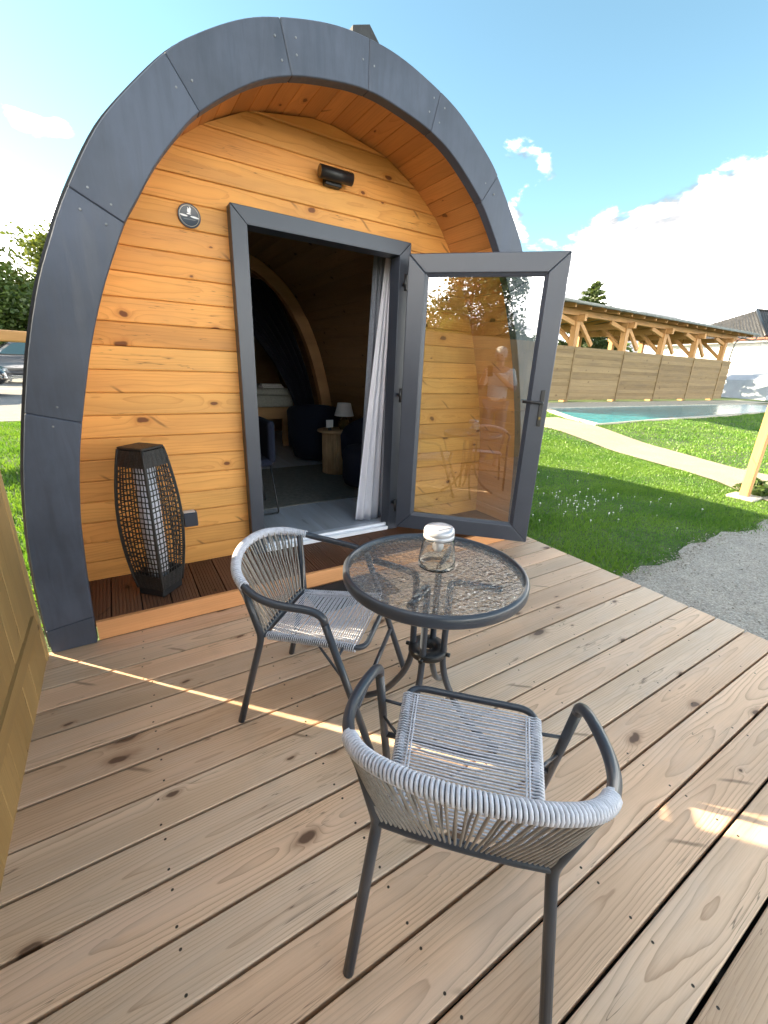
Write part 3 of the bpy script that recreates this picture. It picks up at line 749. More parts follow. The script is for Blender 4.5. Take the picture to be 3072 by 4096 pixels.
# inner rib arch
mb = MB(); vs = []; A_, B_ = offset_prof(FS, -.02), offset_prof(FS, -.17)
for P, y in ((A_, 3.30), (A_, 3.42), (B_, 3.42), (B_, 3.30)): vs += [(x, y, z) for x, z in P]
nn = len(A_); mb.add(vs, [(a * nn + i, a * nn + i + 1, ((a + 1) % 4) * nn + i + 1, ((a + 1) % 4) * nn + i) for a in range(4) for i in range(nn - 1)])
mb.build('rib_arch', 'rib', pod, POD)
# door frame
fr = bpy.data.objects.new('door_frame', None); COL.objects.link(fr); fr.parent = pod; fr.matrix_local = POD
fw, fy0, fy1 = .089, .065, YF + .048
def fmember(name, poly):
    mb = MB(); mb.prism(poly, fy0, fy1, lambda x, z, y: (x, y, z)); o = mb.build(name, 'frame', fr)
    bv = o.modifiers.new('bevel', 'BEVEL'); bv.width = .003; bv.segments = 2; return o
e_ = .0006
fmember('jamb', [(DX0, ZF + .004), (DX0 + fw, ZF + .004), (DX0 + fw, DZ1 - fw - e_), (DX0, DZ1 - e_)])
fmember('jamb', [(DX1 - fw, ZF + .004), (DX1, ZF + .004), (DX1, DZ1 - e_), (DX1 - fw, DZ1 - fw - e_)])
fmember('head', [(DX0 + e_, DZ1), (DX0 + fw + e_, DZ1 - fw), (DX1 - fw - e_, DZ1 - fw), (DX1 - e_, DZ1)])
# inner rebate (second step of the profile) behind the visible frame
mb = MB(); ry0, ry1 = YF + .0485, YF + .075
mb.box((DX0 + .02, ry0, ZF + .006), (DX0 + fw - .022, ry1, DZ1 - .02)); mb.box((DX1 - fw + .022, ry0, ZF + .006), (DX1 - .02, ry1, DZ1 - .02)); mb.box((DX0 + fw - .021, ry0, DZ1 - fw + .022), (DX1 - fw + .021, ry1, DZ1 - .021))
mb.build('rebate', 'frame', fr)
mb = MB(); mb.box((DX0 + fw + .001, fy0 + .002, ZF + .004), (DX1 - fw - .001, fy1 + .03, ZF + .034), .004)
th = mb.build('threshold', 'alu', fr)
mb = MB(); mb.box((DX0 + fw + .001, fy0 + .036, ZF + .0345), (DX1 - fw - .001, fy0 + .056, ZF + .056), .003); mb.build('threshold_lip', 'alu', fr)
for z in (1.62, 1.15, .72): 
    mb = MB(); mb.box((DX0 + fw + .0005, YF + .002, z - .035), (DX0 + fw + .0035, YF + .024, z + .035), .001); mb.build('strike_plate', 'alu', fr)
# door leaf, swung open
SD = .952
zq = lambda z: 1.381 + (z - 1.381) * SD
dw, dz0, dz1 = 1.07 * SD, zq(.100), zq(2.137)
a = R(-45); ux = Vector((math.cos(a), math.sin(a), 0)); nx = Vector((math.sin(a), -math.cos(a), 0))   # nx faces the camera
door = bpy.data.objects.new('door', None); COL.objects.link(door); door.parent = pod
HX, HY = CAM[0] + 1.8764 * SD, CAM[1] + 2.7773 * SD
door.matrix_local = POD @ basis((HX, HY, 0), ux, (0, 0, 1), nx)       # local x along leaf, y up, z towards viewer
g0, g1, h0, h1 = .125 * SD, .945 * SD, zq(.222), zq(2.015)
DT = .056
def dmember(name, poly):
    mb = MB(); mb.prism(poly, -DT, 0.0); o = mb.build(name, 'frame', door)
    bv = o.modifiers.new('bevel', 'BEVEL'); bv.width = .006; bv.segments = 3; return o
dmember('stile', [(0, dz0), (g0, h0 + e_), (g0, h1 - e_), (0, dz1)]); dmember('stile', [(dw, dz0), (dw, dz1), (g1, h1 - e_), (g1, h0 + e_)])
dmember('rail', [(e_, dz0), (dw - e_, dz0), (g1 - e_, h0), (g0 + e_, h0)]); dmember('rail', [(g0 + e_, h1), (g1 - e_, h1), (dw - e_, dz1), (e_, dz1)])
# glazing beads: sloped strips round the glass
mb = MB(); bw = .020
def bead(p0, p1, q0, q1): mb.add([(*p0, -.008), (*p1, -.008), (*q1, -.024), (*q0, -.024), (*p0, -.042), (*p1, -.042), (*q1, -.042), (*q0, -.042)], [(0, 1, 2, 3), (4, 7, 6, 5), (0, 4, 5, 1), (1, 5, 6, 2), (2, 6, 7, 3), (3, 7, 4, 0)])
e2 = .0004
bead((g0 + e2, h0 + e2), (g1 - e2, h0 + e2), (g0 + bw, h0 + bw), (g1 - bw, h0 + bw)); bead((g0 + e2, h1 - e2), (g1 - e2, h1 - e2), (g0 + bw, h1 - bw), (g1 - bw, h1 - bw))
bead((g0 + e2, h0 + e2), (g0 + e2, h1 - e2), (g0 + bw, h0 + bw), (g0 + bw, h1 - bw)); bead((g1 - e2, h0 + e2), (g1 - e2, h1 - e2), (g1 - bw, h0 + bw), (g1 - bw, h1 - bw))
mb.build('glazing_bead', 'frame', door)
mb = MB(); mb.box((g0 + .012, h0 + .012, -.034), (g1 - .012, h1 - .012, -.028)); mb.build('pane', 'glass', door)
hu = 1.025 * SD
mb = MB(); mb.box((hu - .014, zq(1.016), .0005), (hu + .014, zq(1.270), .010), .003); hp = mb.build('handle_plate', 'hinge', door)
mb = MB(); mb.tube(rounded([(hu, zq(1.185), .008), (hu, zq(1.185), .050), (.888 * SD, zq(1.188), .053)], .014), .0095, 12); mb.build('door_handle', 'hinge', door)
mb = MB(); mb.tube([(hu, zq(1.075), .008), (hu, zq(1.075), .022)], .010, 14); mb.build('key_cylinder', 'gold', door)
for z in (1.93, 1.19, .34):
    mb = MB(); mb.tube([(-.014, z - .05, -.020), (-.014, z + .05, -.020)], .011, 12); mb.box((-.012, z - .045, -.028), (.0, z + .045, -.012))
    # arm reaching back to the frame
    pv = basis((HX, HY, 0), ux, (0, 0, 1), nx).inverted() @ Vector((DX1 - .045, fy0 + .002, z)); mb.tube([(-.014, z, -.020), pv], .014, 8)
    mb.build('hinge', 'hinge', door)
for z in (1.05, 1.56):
    mb = MB(); mb.box((dw + .0005, z, -.045), (dw + .003, z + .03, -.018)); mb.build('lock_plate', 'alu', door)
# roof vent cowl
mb = MB(); mb.prism([(-.10, 2.80), (.13, 2.80), (.13, 2.99), (.01, 3.105), (-.09, 3.07)], -.10, .10, lambda x, z, y: (1.235 + x, .02 + y, z))
mb.build('roof_vent', 'shingle', pod, POD)

# ------------------------------------------------------------------ things on the pod front
t = thing('wall_lamp', 'black horizontal cylinder lamp on the pine wall above the door', 'lamp', (1.12, YF, 2.45))
mb = MB(); mb.tube([(-.105, -.066, .004), (.105, -.066, .004)], .034, 28); mb.build('lamp_tube', 'black', t)
mb = MB(); mb.tube([(-.1056, -.066, .004), (-.1062, -.066, .004)], .029, 24); mb.tube([(.1056, -.066, .004), (.1062, -.066, .004)], .029, 24); mb.build('lamp_lens', 'gold', t)
mb = MB(); mb.box((-.060, -.045, -.045), (.050, -.0015, -.010), .004); mb.build('lamp_bracket', 'black', t)
so = link('round_sign', None) if False else None
mb = MB(); mb.lathe([(0, -.006), (.056, -.006), (.057, -.004), (.057, 0), (.0555, .0018), (.0535, .0012), (.0, .0012)], 48)
o = mb.build('round_sign', 'sign', None, basis((.285, YF - .0085, 2.107), (1, 0, 0), (0, 0, 1), (0, -1, 0)))
tag(o, 'small round dark blue sign with white emblem on the pine wall', 'sign')
t = thing('power_outlet', 'small grey outdoor socket box on the pine wall beside the lantern', 'socket', (.112, YF, .42))
mb = MB(); mb.box((-.042, -.058, -.048), (.042, -.0015, .048), .008); mb.build('socket_housing', 'frame', t)
mb = MB(); mb.box((-.038, -.064, -.044), (.038, -.0585, .040), .0025); mb.build('socket_lid', 'frame', t)
mb = MB(); mb.box((-.036, -.060, .0485), (.030, -.010, .0515)); mb.build('socket_rim', 'white', t)

# ------------------------------------------------------------------ woven lantern on the porch
lan = thing('floor_lantern', 'tall black woven lantern with white inner tube on the porch floor', 'lantern', (-.112, -.155, ZF), R(45))
HL = .835
def half(z):            # half side of the square section at height z
    u = (z / HL); return .074 + .036 * math.sin(math.pi * min(1, max(0, u))) ** 0.9
mb = MB(); mb.box((-.080, -.080, .002), (.080, .080, .045), .004); mb.build('base', 'black', lan)
for sx in (-1, 1):
    for sy in (-1, 1):
        mb = MB(); mb.tube([(sx * half(.045 + (HL - .045) * q / 16), sy * half(.045 + (HL - .045) * q / 16), .045 + (HL - .045) * q / 16) for q in range(17)], .0065, 8); mb.build('corner_rib', 'rattan', lan)
mb = MB(); hh = half(HL) + .003; mb.box((-hh, -hh, HL - .001), (hh, hh, HL + .012), .003); mb.build('top_cap', 'rattan', lan)
for face in range(4):
    mb = MB(); ca, sa = math.cos(face * math.pi / 2), math.sin(face * math.pi / 2)
    def P3(u, z, d=0.0):
        h = half(z); x_, y_ = u * h, -h - d; return (ca * x_ - sa * y_, sa * x_ + ca * y_, z)
    nv, nh = 10, 26
    def ribbon(pts, wid, vert, off):
        # flat strip with thickness
        vs = []
        for i, (u, z) in enumerate(pts):
            d = off * (1 if i % 2 else -1)
            if vert: a_, c_ = (u - wid / half(z), z), (u + wid / half(z), z)
            else: a_, c_ = (u, z - wid), (u, z + wid)
            vs += [P3(*a_, d + .001), P3(*c_, d + .001), P3(*c_, d - .001), P3(*a_, d - .001)]
        n = len(pts); fs = []
        for i in range(n - 1):
            for q in range(4): fs.append((4 * i + q, 4 * i + (q + 1) % 4, 4 * i + 4 + (q + 1) % 4, 4 * i + 4 + q))
        mb.add(vs, fs)
    for q in range(nv):
        u = -1 + 2 * (q + .5) / nv + random.uniform(-.02, .02)
        ribbon([(u + .02 * math.sin(z_ * 9 + q), .05 + (HL - .055) * z_) for z_ in [w_ / nh for w_ in range(nh + 1)]], .0029, True, .0012)
    for q in range(nh):
        z = .055 + (HL - .065) * (q + .5) / nh + random.uniform(-.003, .003)
        dens = 1.0
        ribbon([(-1 + 2 * w_ / nv, z + random.uniform(-.0012, .0012)) for w_ in range(nv + 1)], .0031, False, -.0012)
    # closely woven bands at the top and the foot
    for z0, z1 in ((.048, .125), (HL - .085, HL - .002)):
        z = z0
        while z < z1:
            ribbon([(-1 + 2 * w_ / nv, z) for w_ in range(nv + 1)], .0036, False, .0014); z += .0076
    o = mb.build('woven_panel', 'rattan', lan); o['kind'] = 'stuff'
mb = MB(); mb.lathe([(0, .06), (.054, .06), (.054, HL - .09), (0, HL - .09)], 28); mb.build('inner_tube', 'diffuser', lan)

# ------------------------------------------------------------------ chairs
def chair_parts(root):
    S = (-1, 1)
    fb = lambda s: Vector((s * .262, .112, .603)); ff = lambda s: Vector((s * .263, .318, .012))
    arm = [(.262, .112, .606), (.279, .02, .611), (.284, -.058, .617), (.272, -.130, .630), (.238, -.200, .655), (.185, -.248, .678), (.10, -.283, .698), (0, -.295, .705)]
    full = [Vector((-x, y, z)) for x, y, z in arm] + [Vector(p) for p in reversed(arm[:-1])]
    curve = crom(full, 7)
    # soften the corner between front leg and arm
    def leg_in(s):
        a = ff(s); c = fb(s); d = (a - c).normalized(); arc = []
        nxt = curve[7] if s < 0 else curve[-8]
        p0 = c + d * .045; p2 = nxt
        for q in range(7):
            u = q / 6; arc.append(p0 * (1 - u) ** 2 + (c + Vector((0, .012, .006))) * 2 * u * (1 - u) + p2 * u * u)
        return a, arc
    aL, arcL = leg_in(-1); aR, arcR = leg_in(1)
    rail = arcL[:-1] + curve[7:-7] + list(reversed(arcR[:-1]))
    mb = MB(); mb.tube(rail, .0138, 14); mb.build('arm_rail', 'steel', root)
    for s, st in ((-1, arcL[0]), (1, arcR[0])):
        mb = MB(); mb.tube([st + (st - ff(s)).normalized() * .004, ff(s)], .0132, 12); mb.tube([ff(s) + Vector((0, 0, .001)), ff(s) + Vector((0, .004, -.012))], .0128, 12); mb.build('leg', 'steel', root)
        mb = MB(); kink = Vector((s * .190, -.159, .397)); foot = Vector((s * .225, -.254, .0)); topj = Vector((s * .236, -.196, .648))
        mb.tube(rounded([topj, kink, foot], .03), .0135, 12); mb.build('leg', 'steel', root)
    low = crom([(-.192, -.160, .402), (-.10, -.166, .402), (0, -.168, .402), (.10, -.166, .402), (.192, -.160, .402)], 6)
    mb = MB(); mb.tube(low, .0125, 10); mb.build('back_rail', 'steel', root)
    st = lambda s: (s * .2628, .243, .222)
    mb = MB(); mb.tube([st(-1), st(1)], .0095, 10); mb.build('stretcher', 'steel', root)
    # seat frame
    c4 = [(-.190, .247, .433), (.190, .247, .433), (.168, -.162, .393), (-.168, -.162, .393)]
    loop = []
    for i in range(4):
        p0, p1, p2 = Vector(c4[i - 1]), Vector(c4[i]), Vector(c4[(i + 1) % 4]); a_ = p1 + (p0 - p1).normalized() * .05; c_ = p1 + (p2 - p1).normalized() * .05
        for q in range(7): u = q / 6; loop.append(a_ * (1 - u) ** 2 + p1 * 2 * u * (1 - u) + c_ * u * u)
    mb = MB(); mb.tube(loop, .0105, 10, closed=True)
    for s in S:
        mb.tube([(s * .186, .170, .426), (s * .2620, .172, .430)], .005, 8); mb.tube([(s * .180, .060, .414), (s * .2625, .205, .335)], .005, 8)
        mb.tube([(s * .166, -.150, .394), (s * .190, -.158, .397)], .006, 8)
    mb.build('seat_frame', 'steel', root)
    # seat cords, side to side, over and under the frame, with wound ends
    mb = MB(); nS = 40
    for q in range(nS):
        u = q / (nS - 1); y = -.135 + .345 * u; z = .393 + (y + .162) / .409 * .040; w = .168 + (y + .162) / .409 * .022
        for sgn, zz in ((1, .0125), (-1, -.0115)) if q % 2 else ((1, .0125),):
            yy = y + random.uniform(-.0008, .0008)
            sag = -.006 * math.sin(math.pi * u)
            mb.tube([(-w - .004, yy, z + zz * .8), (-w * .6, yy, z + zz + sag * .5), (0, yy + random.uniform(-.0007, .0007), z + zz + sag), (w * .6, yy, z + zz + sag * .5), (w + .004, yy, z + zz * .8)], .0025, 5, cap=False)
    o = mb.build('seat_cords', 'rope_top', root); o['kind'] = 'stuff'
    mb = MB()
    for s in S:
        hp = []
        nt = 44
        for q in range(nt * 8 + 1):
            u = q / (nt * 8); y = -.145 + .36 * u; z = .393 + (y + .162) / .409 * .040; w = .168 + (y + .162) / .409 * .022; an = 2 * math.pi * q / 8
            hp.append((s * (w + .0138 * math.cos(an)), y, z + .0138 * math.sin(an)))
        mb.tube(hp, .0027, 5)
    # weave band just inside the side rails
    for s in S:
        for off in (.022, .030):
            mb.tube([(s * (.168 + (y + .162) / .409 * .022 - off), y, .393 + (y + .162) / .409 * .040 + (.0165 if i % 2 else .011)) for i, y in enumerate([-.13 + .0085 * q for q in range(40)])], .0024, 5)
    o = mb.build('seat_edge_winding', 'rope_top', root); o['kind'] = 'stuff'
    # winding on the back rail
    Ls = [0]
    for q in range(1, len(curve)): Ls.append(Ls[-1] + (curve[q] - curve[q - 1]).length)
    def at(s_):
        for q in range(1, len(curve)):
            if Ls[q] >= s_:
                u = (s_ - Ls[q - 1]) / (Ls[q] - Ls[q - 1]); return curve[q - 1].lerp(curve[q], u), (curve[q] - curve[q - 1]).normalized()
        return curve[-1], (curve[-1] - curve[-2]).normalized()
    tot = Ls[-1]; s0, s1 = .295, tot - .295
    mb = MB(); turns = int((s1 - s0) / .0086); hp = []
    for q in range(turns * 10 + 1):
        p, t_ = at(s0 + (s1 - s0) * q / (turns * 10)); up = Vector((0, 0, 1)); a_ = (up - t_ * up.dot(t_)).normalized(); c_ = t_.cross(a_); an = 2 * math.pi * q / 10
        hp.append(p + (a_ * math.cos(an) + c_ * math.sin(an)) * .0152)
    mb.tube(hp, .0037, 6); o = mb.build('rail_winding', 'rope_top', root); o['kind'] = 'stuff'
    # cords of the backrest, fanning between the two rails
    mb = MB(); nB = 34
    LL = [0]
    for q in range(1, len(low)): LL.append(LL[-1] + (low[q] - low[q - 1]).length)
    def atlow(u):
        s_ = LL[-1] * u
        for q in range(1, len(low)):
            if LL[q] >= s_ - 1e-9: return low[q - 1].lerp(low[q], (s_ - LL[q - 1]) / (LL[q] - LL[q - 1]))
        return low[-1]
    for q in range(nB):
        u = q / (nB - 1)
        for sd in ((-1, 1) if q % 2 else (1,)):
            pt_, _ = at(s0 + .012 + (s1 - s0 - .024) * u); pl = atlow(.03 + .94 * min(1, max(0, u + sd * .008)))
            out = Vector((pt_.x * .6, -.2, 0)).normalized() * (.0145 * sd)
            out2 = Vector((0, -1, .9)) * (.0085 * sd) + Vector((0, 0, .006))
            mid = (pt_ + pl) / 2 + Vector((0, .004 * -sd, 0))
            mb.tube([pt_ + out, mid + (out + out2) * .5, pl + out2], .0031, 6, cap=False)
    o = mb.build('back_cords', 'rope', root); o['kind'] = 'stuff'
ch1 = thing('garden_chair', 'grey cord garden armchair between the door and the table', 'chair', (.405, -1.284, 0), 3.9094, 'cord garden chairs round the glass table')
chair_parts(ch1)
ch2 = copy_tree(ch1); ch2.location = (.436, -2.131, 0); ch2.rotation_euler = (0, 0, -.787)
ch2['label'] = 'grey cord garden armchair in the foreground, seen from behind its back'

# ------------------------------------------------------------------ table and jar
TC, TZ = Vector((.70, -1.63, 0)), .710
tb = thing('bistro_table', 'round table with hammered glass top and grey steel legs', 'table', TC, 0)
mb = MB(); mb.lathe([(.309, .676), (.322, .673), (.327, .680), (.327, .706), (.322, .714), (.314, .716), (.310, .713), (.309, .706), (.304, .700), (.304, .690), (.309, .688), (.309, .676)], 96)
mb.build('rim', 'steel', tb)
mb = MB(); mb.lathe([(0, .7025), (.3085, .7025), (.3085, .7085), (0, .7085)], 96, smooth=False); mb.build('glass_top', 'hammered', tb)
for q in range(4):
    an = R(34 + 90 * q); c, s = math.cos(an), math.sin(an)
    pts = rounded([(.24 * c, .24 * s, .684), (.064 * c, .064 * s, .672), (.060 * c, .060 * s, .27), (.175 * c, .175 * s, .085), (.300 * c, .300 * s, .012)], [0, .03, .10, .08, 0], 8)
    mb = MB(); mb.tube(pts, .0125, 12); mb.tube([(.298 * c, .298 * s, .014), (.302 * c, .302 * s, .0)], .0135, 12); mb.build('leg', 'steel', tb)
mb = MB(); mb.lathe([(.022, .352), (.070, .352), (.074, .358), (.074, .376), (.070, .381), (.022, .381), (.022, .352)], 36); mb.build('parasol_ring', 'black', tb)
for q in range(4):
    an = R(34 + 90 * q); mb = MB(); mb.tube([(.070 * math.cos(an), .070 * math.sin(an), .365), (.088 * math.cos(an), .088 * math.sin(an), .365)], .008, 8); mb.build('bolt', 'black', tb)
def jarglass():
    m, nb, p, o = mat('jar_glass'); p.inputs['Transmission Weight'].default_value = 1.0; p.inputs['Roughness'].default_value = 0.02
    p.inputs['Base Color'].default_value = (1.0, 1.0, 0.98, 1); p.inputs['IOR'].default_value = 1.3; return m
M['jarglass'] = jarglass()
J = (.719, -1.616, TZ - .001)
jr = thing('solar_jar_lamp', 'small clear glass jar lamp with silver lid on the glass table', 'jar lamp', J)
mb = MB(); mb.lathe([(0, .001), (.064, .001), (.068, .005), (.066, .030), (.054, .105), (.052, .112), (.049, .112), (.051, .104), (.062, .031), (.063, .009), (0, .008)], 40); mb.build('jar_body', 'jarglass', jr)
mb = MB(); mb.lathe([(0, .150), (.034, .151), (.047, .150), (.0525, .144), (.0545, .136), (.0545, .128), (.0525, .127), (.0525, .1245), (.0545, .1235), (.0545, .113), (.050, .1125), (0, .1125)], 40); mb.build('jar_lid', 'lidgrey', jr)
mb = MB(); mb.box((-.030, -.030, .1512), (.030, .030, .1528), .0006); mb.build('solar_cell', 'jarlid', jr)
mb = MB(); mb.lathe([(0, .111), (.020, .110), (.020, .070), (.013, .060), (0, .058)], 20); mb.build('bulb_holder', 'jarlid', jr)
# doormat below the porch step
o = tag(MB().box((.66, -.70, .001), (1.22, -.405, .014), .003).build('doormat', 'mat'), 'black ribbed doormat on the deck below the porch step', 'doormat')

# ------------------------------------------------------------------ fence on the left of the deck
fc = thing('privacy_fence', 'tall plank fence along the left edge of the deck', 'fence', (-.66, -2.3, 0))
FY0, FY1, FH = -4.3, -.449, 1.86
fbm = board_mb((-(FH + .05) / 2, (FH + .05) / 2, (FH + .05) / 2, -(FH + .05) / 2, -.0722, .0722), .022, .003).mesh('fence_board', 'fence')
y = FY1 - .0725; i = 0
FCI = Matrix.Translation((.66, 2.3, 0))
while y > FY0:
    link('fence_board', fbm, fc, FCI @ basis((-.640 + random.uniform(-.001, .001), y, FH / 2 - .02), (0, 0, 1), (0, -1, 0), (1, 0, 0))); y -= .1452
    i += 1
for yy in (FY1 + .027, -2.4, FY0 + .05):
    x0 = -.668 if yy > -1 else -.735
    me = board_mb((-.98, .98, .98, -.98, -.026, .026), .055 if yy > -1 else .06, .004).mesh('fence_post', 'fence')
    link('fence_post', me, fc, FCI @ basis((-.636 if yy > -1 else -.664, yy, .86), (0, 0, 1), (0, -1, 0), (1, 0, 0)))
for z in (.25, 1.0, 1.7):
    me = board_mb((-1.88, 1.88, 1.88, -1.88, -.035, .035), .035, .003).mesh('fence_rail', 'fence')
    link('fence_rail', me, fc, FCI @ basis((-.6635, -2.4, z), (0, -1, 0), (0, 0, 1), (-1, 0, 0)))

# ------------------------------------------------------------------ interior furniture
ZI = .106
bed = thing('bed', 'high bed with grey cover deep inside the pod', 'bed', (1.3, 4.7, ZI))
mb = MB(); mb.box((-.75, -.72, .80), (.93, .9, .90), .03); mb.box((-.75, -.72, .62), (.93, .9, .795), .03); mb.build('mattress', 'bedcloth', bed)
mb = MB(); mb.box((-.76, -.735, .44), (.94, -.70, .615), .003); mb.build('bed_rail', 'rib', bed)
for sx in (-.72, .78):
    mb = MB(); mb.box((sx - .04, -.73, 0), (sx + .04, -.66, .438), .003); mb.build('leg', 'rib', bed)
mb = MB(); mb.box((.0, .45, .905), (.65, .85, 1.06), .06); mb.build('pillow', 'bedcloth', bed)
t = thing('folded_towels', 'folded white towels lying on the bed', 'towels', (1.93, 4.15, ZI + .902))
for q, (w, z) in enumerate(((.17, 0), (.155, .032))):
    mb = MB(); mb.box((-w, -.10, z), (w, .10, z + .030), .012); o = mb.build('towel', 'towel', t); o.rotation_euler = (0, 0, .1 - .25 * q)
def tub_chair(name, label, loc, rz):
    t = thing(name, label, 'armchair', loc, rz, 'navy tub chairs inside the pod')
    mb = MB(); n = 36; vs = []
    a0, a1 = R(-210), R(30)
    for k in range(n + 1):
        an = a0 + (a1 - a0) * k / n; f = math.sin(math.pi * k / n); h = .56 + .22 * f ** .7
        for r_, z in ((.30, .05), (.37, .30), (.385, h - .03), (.37, h), (.325, h), (.31, h - .03), (.30, .30), (.27, .05)):
            vs.append((r_ * math.cos(an), r_ * math.sin(an), z))
    m_ = 8; mb.add(vs, [(k * m_ + q, k * m_ + (q + 1) % m_, (k + 1) * m_ + (q + 1) % m_, (k + 1) * m_ + q) for k in range(n) for q in range(m_)] + [tuple(range(m_)), tuple(reversed(range(n * m_, (n + 1) * m_)))], True)
    mb.build('backrest', 'navy', t)
    mb = MB(); mb.lathe([(0, .04), (.29, .04), (.31, .10), (.31, .38), (.28, .43), (.2, .445), (0, .445)], 36); mb.build('seat', 'navy', t)
    return t
tub_chair('tub_chair', 'navy tub armchair behind the side table inside the pod', (2.14, 2.88, ZI + .005), R(-25))
tub_chair('tub_chair', 'navy tub armchair half hidden by the white curtain inside the pod', (2.13, 1.30, ZI + .005), R(95))
st_ = thing('side_table', 'round wooden side table with fluted base inside the pod', 'table', (2.06, 2.03, ZI + .005))
mb = MB(); mb.lathe([(0, .505), (.225, .505), (.235, .511), (.235, .524), (.229, .530), (0, .530)], 48); mb.build('table_top', 'tabletop', st_)
mb = MB(); mb.lathe([(0, .0), (.160, .0), (.160, .500), (0, .500)], 40); mb.build('table_drum', 'tabletop', st_)
sm = MB().tube([(0, 0, .002), (0, 0, .498)], .0135, 6).mesh('flute', M['tabletop'])
for q in range(38):
    an = 2 * math.pi * q / 38; link('flute', sm, st_, Matrix.Translation((.166 * math.cos(an), .166 * math.sin(an), 0)))
lp = thing('table_lamp', 'table lamp with white shade on the fluted side table', 'lamp', (2.155, 2.02, ZI + .535))
mb = MB(); mb.lathe([(.000, 0), (.045, 0), (.075, .045), (.078, .07), (.06, .115), (.02, .150), (.012, .16), (.012, .2)], 7, smooth=False); mb.build('lamp_base', 'gold', lp)
mb = MB(); mb.lathe([(.118, .165), (.080, .315), (.078, .315), (.116, .165), (.118, .165)], 32); mb.build('lamp_shade', 'white', lp)
cdx = thing('card_stand', 'small white card stand beside the table lamp', 'card', (1.945, 1.98, ZI + .5352))
mb = MB(); mb.box((-.045, -.002, .035), (.045, .002, .125)); mb.build('card', 'white', cdx)
mb = MB(); mb.box((-.020, -.015, 0), (.020, .015, .034), .003); mb.build('stand', 'rattan', cdx)
# curtains
def curtain(name, label, m, x0, x1, y, z0, z1, waves, amp, x0t=None, x1t=None, pinch=None):
    mb = MB(); n, k = 60, 16; vs = []
    x0t = x0 if x0t is None else x0t; x1t = x1 if x1t is None else x1t
    for j in range(k + 1):
        u = j / k; z = z0 + (z1 - z0) * u; e0 = u ** 2.2 if pinch else u
        a, c = x0 + (x0t - x0) * e0, x1 + (x1t - x1) * e0
        for i in range(n + 1):
            f = i / n; vs.append((a + (c - a) * f, y + amp * math.sin(f * waves * 2 * math.pi + .6 * math.sin(u * 3)) * (1 - .35 * u), z + (.012 * math.sin(f * 9) if j == 0 else 0)))
    fs = [(j * (n + 1) + i, j * (n + 1) + i + 1, (j + 1) * (n + 1) + i + 1, (j + 1) * (n + 1) + i) for j in range(k) for i in range(n)]
    mb.add(vs, fs, True)
    o = mb.build(name, m); sdm = o.modifiers.new('thickness', 'SOLIDIFY'); sdm.thickness = .004
    return tag(o, label, 'curtain')
curtain('curtain', 'white curtain hanging inside the right door jamb', 'whitecloth', 1.43, 1.70, .34, ZI + .004, 2.24, 3.5, .020, 1.665, 1.71)
curtain('curtain', 'grey curtain hanging behind the white one inside the door', 'greycloth', 1.50, 1.72, .42, ZI + .004, 2.24, 3.5, .020, 1.60, 1.72)
curtain('curtain', 'dark navy curtain drawn aside under the wooden rib in the pod', 'darkcloth', 2.18, 2.44, 3.52, ZI + .004, 2.42, 6, .045, .75, 1.75, True)
curtain('curtain', 'dark navy cloth covering the far end wall above the bed', 'darkcloth', .2, 2.0, 5.5, 1.3, 2.58, 9, .03, .5, 1.7)
o = tag(MB().box((.75, .98, ZI), (2.15, 2.5, ZI + .008), .002).build('rug', 'rug', None), 'beige rug on the grey floor inside the pod', 'rug')
sc_ = thing('desk_chair', 'dark chair with black sled legs behind the left door jamb', 'chair', (.68, 1.02, ZI), 0)
mb = MB(); mb.box((-.22, -.20, .43), (.21, .22, .50), .03); mb.build('seat', 'navy', sc_)
mb = MB(); mb.box((.17, -.21, .46), (.235, .21, .82), .03); mb.build('backrest', 'navy', sc_)
for sy in (-.20, .20):
    mb = MB(); mb.tube(rounded([(.18, sy, .45), (.235, sy, .010), (-.20, sy, .010), (-.18, sy, .45)], .02), .008, 8); mb.build('leg', 'black', sc_)

# ------------------------------------------------------------------ timber post at the right, small shrub
def beam_obj(name, m, parent, a, c, w, h, up=(0, 0, 1), ch=.006):
    a, c = Vector(a), Vector(c); X = (c - a).normalized(); Lb = (c - a).length
    Z = Vector(up) - X * Vector(up).dot(X)
    if Z.length < 1e-4: Z = X.orthogonal()
    Z.normalize(); Y = Z.cross(X)
    me = MB().box((-Lb / 2, -w / 2, -h / 2), (Lb / 2, w / 2, h / 2), ch).mesh(name, m)
    return link(name, me, parent, basis((a + c) / 2, X, Y, Z))
ps = thing('timber_post', 'square pale timber post standing in the lawn at the right', 'post', (6.94, -.60, 0))
beam_obj('post', 'timber', ps, (0, 0, -.10), (0, 0, 2.6), .10, .10, (1, 0, 0), .005)
mb = MB(); mb.box((-.16, -.16, -.16), (.16, .16, -.085), .02); mb.build('post_base', 'concrete', ps)

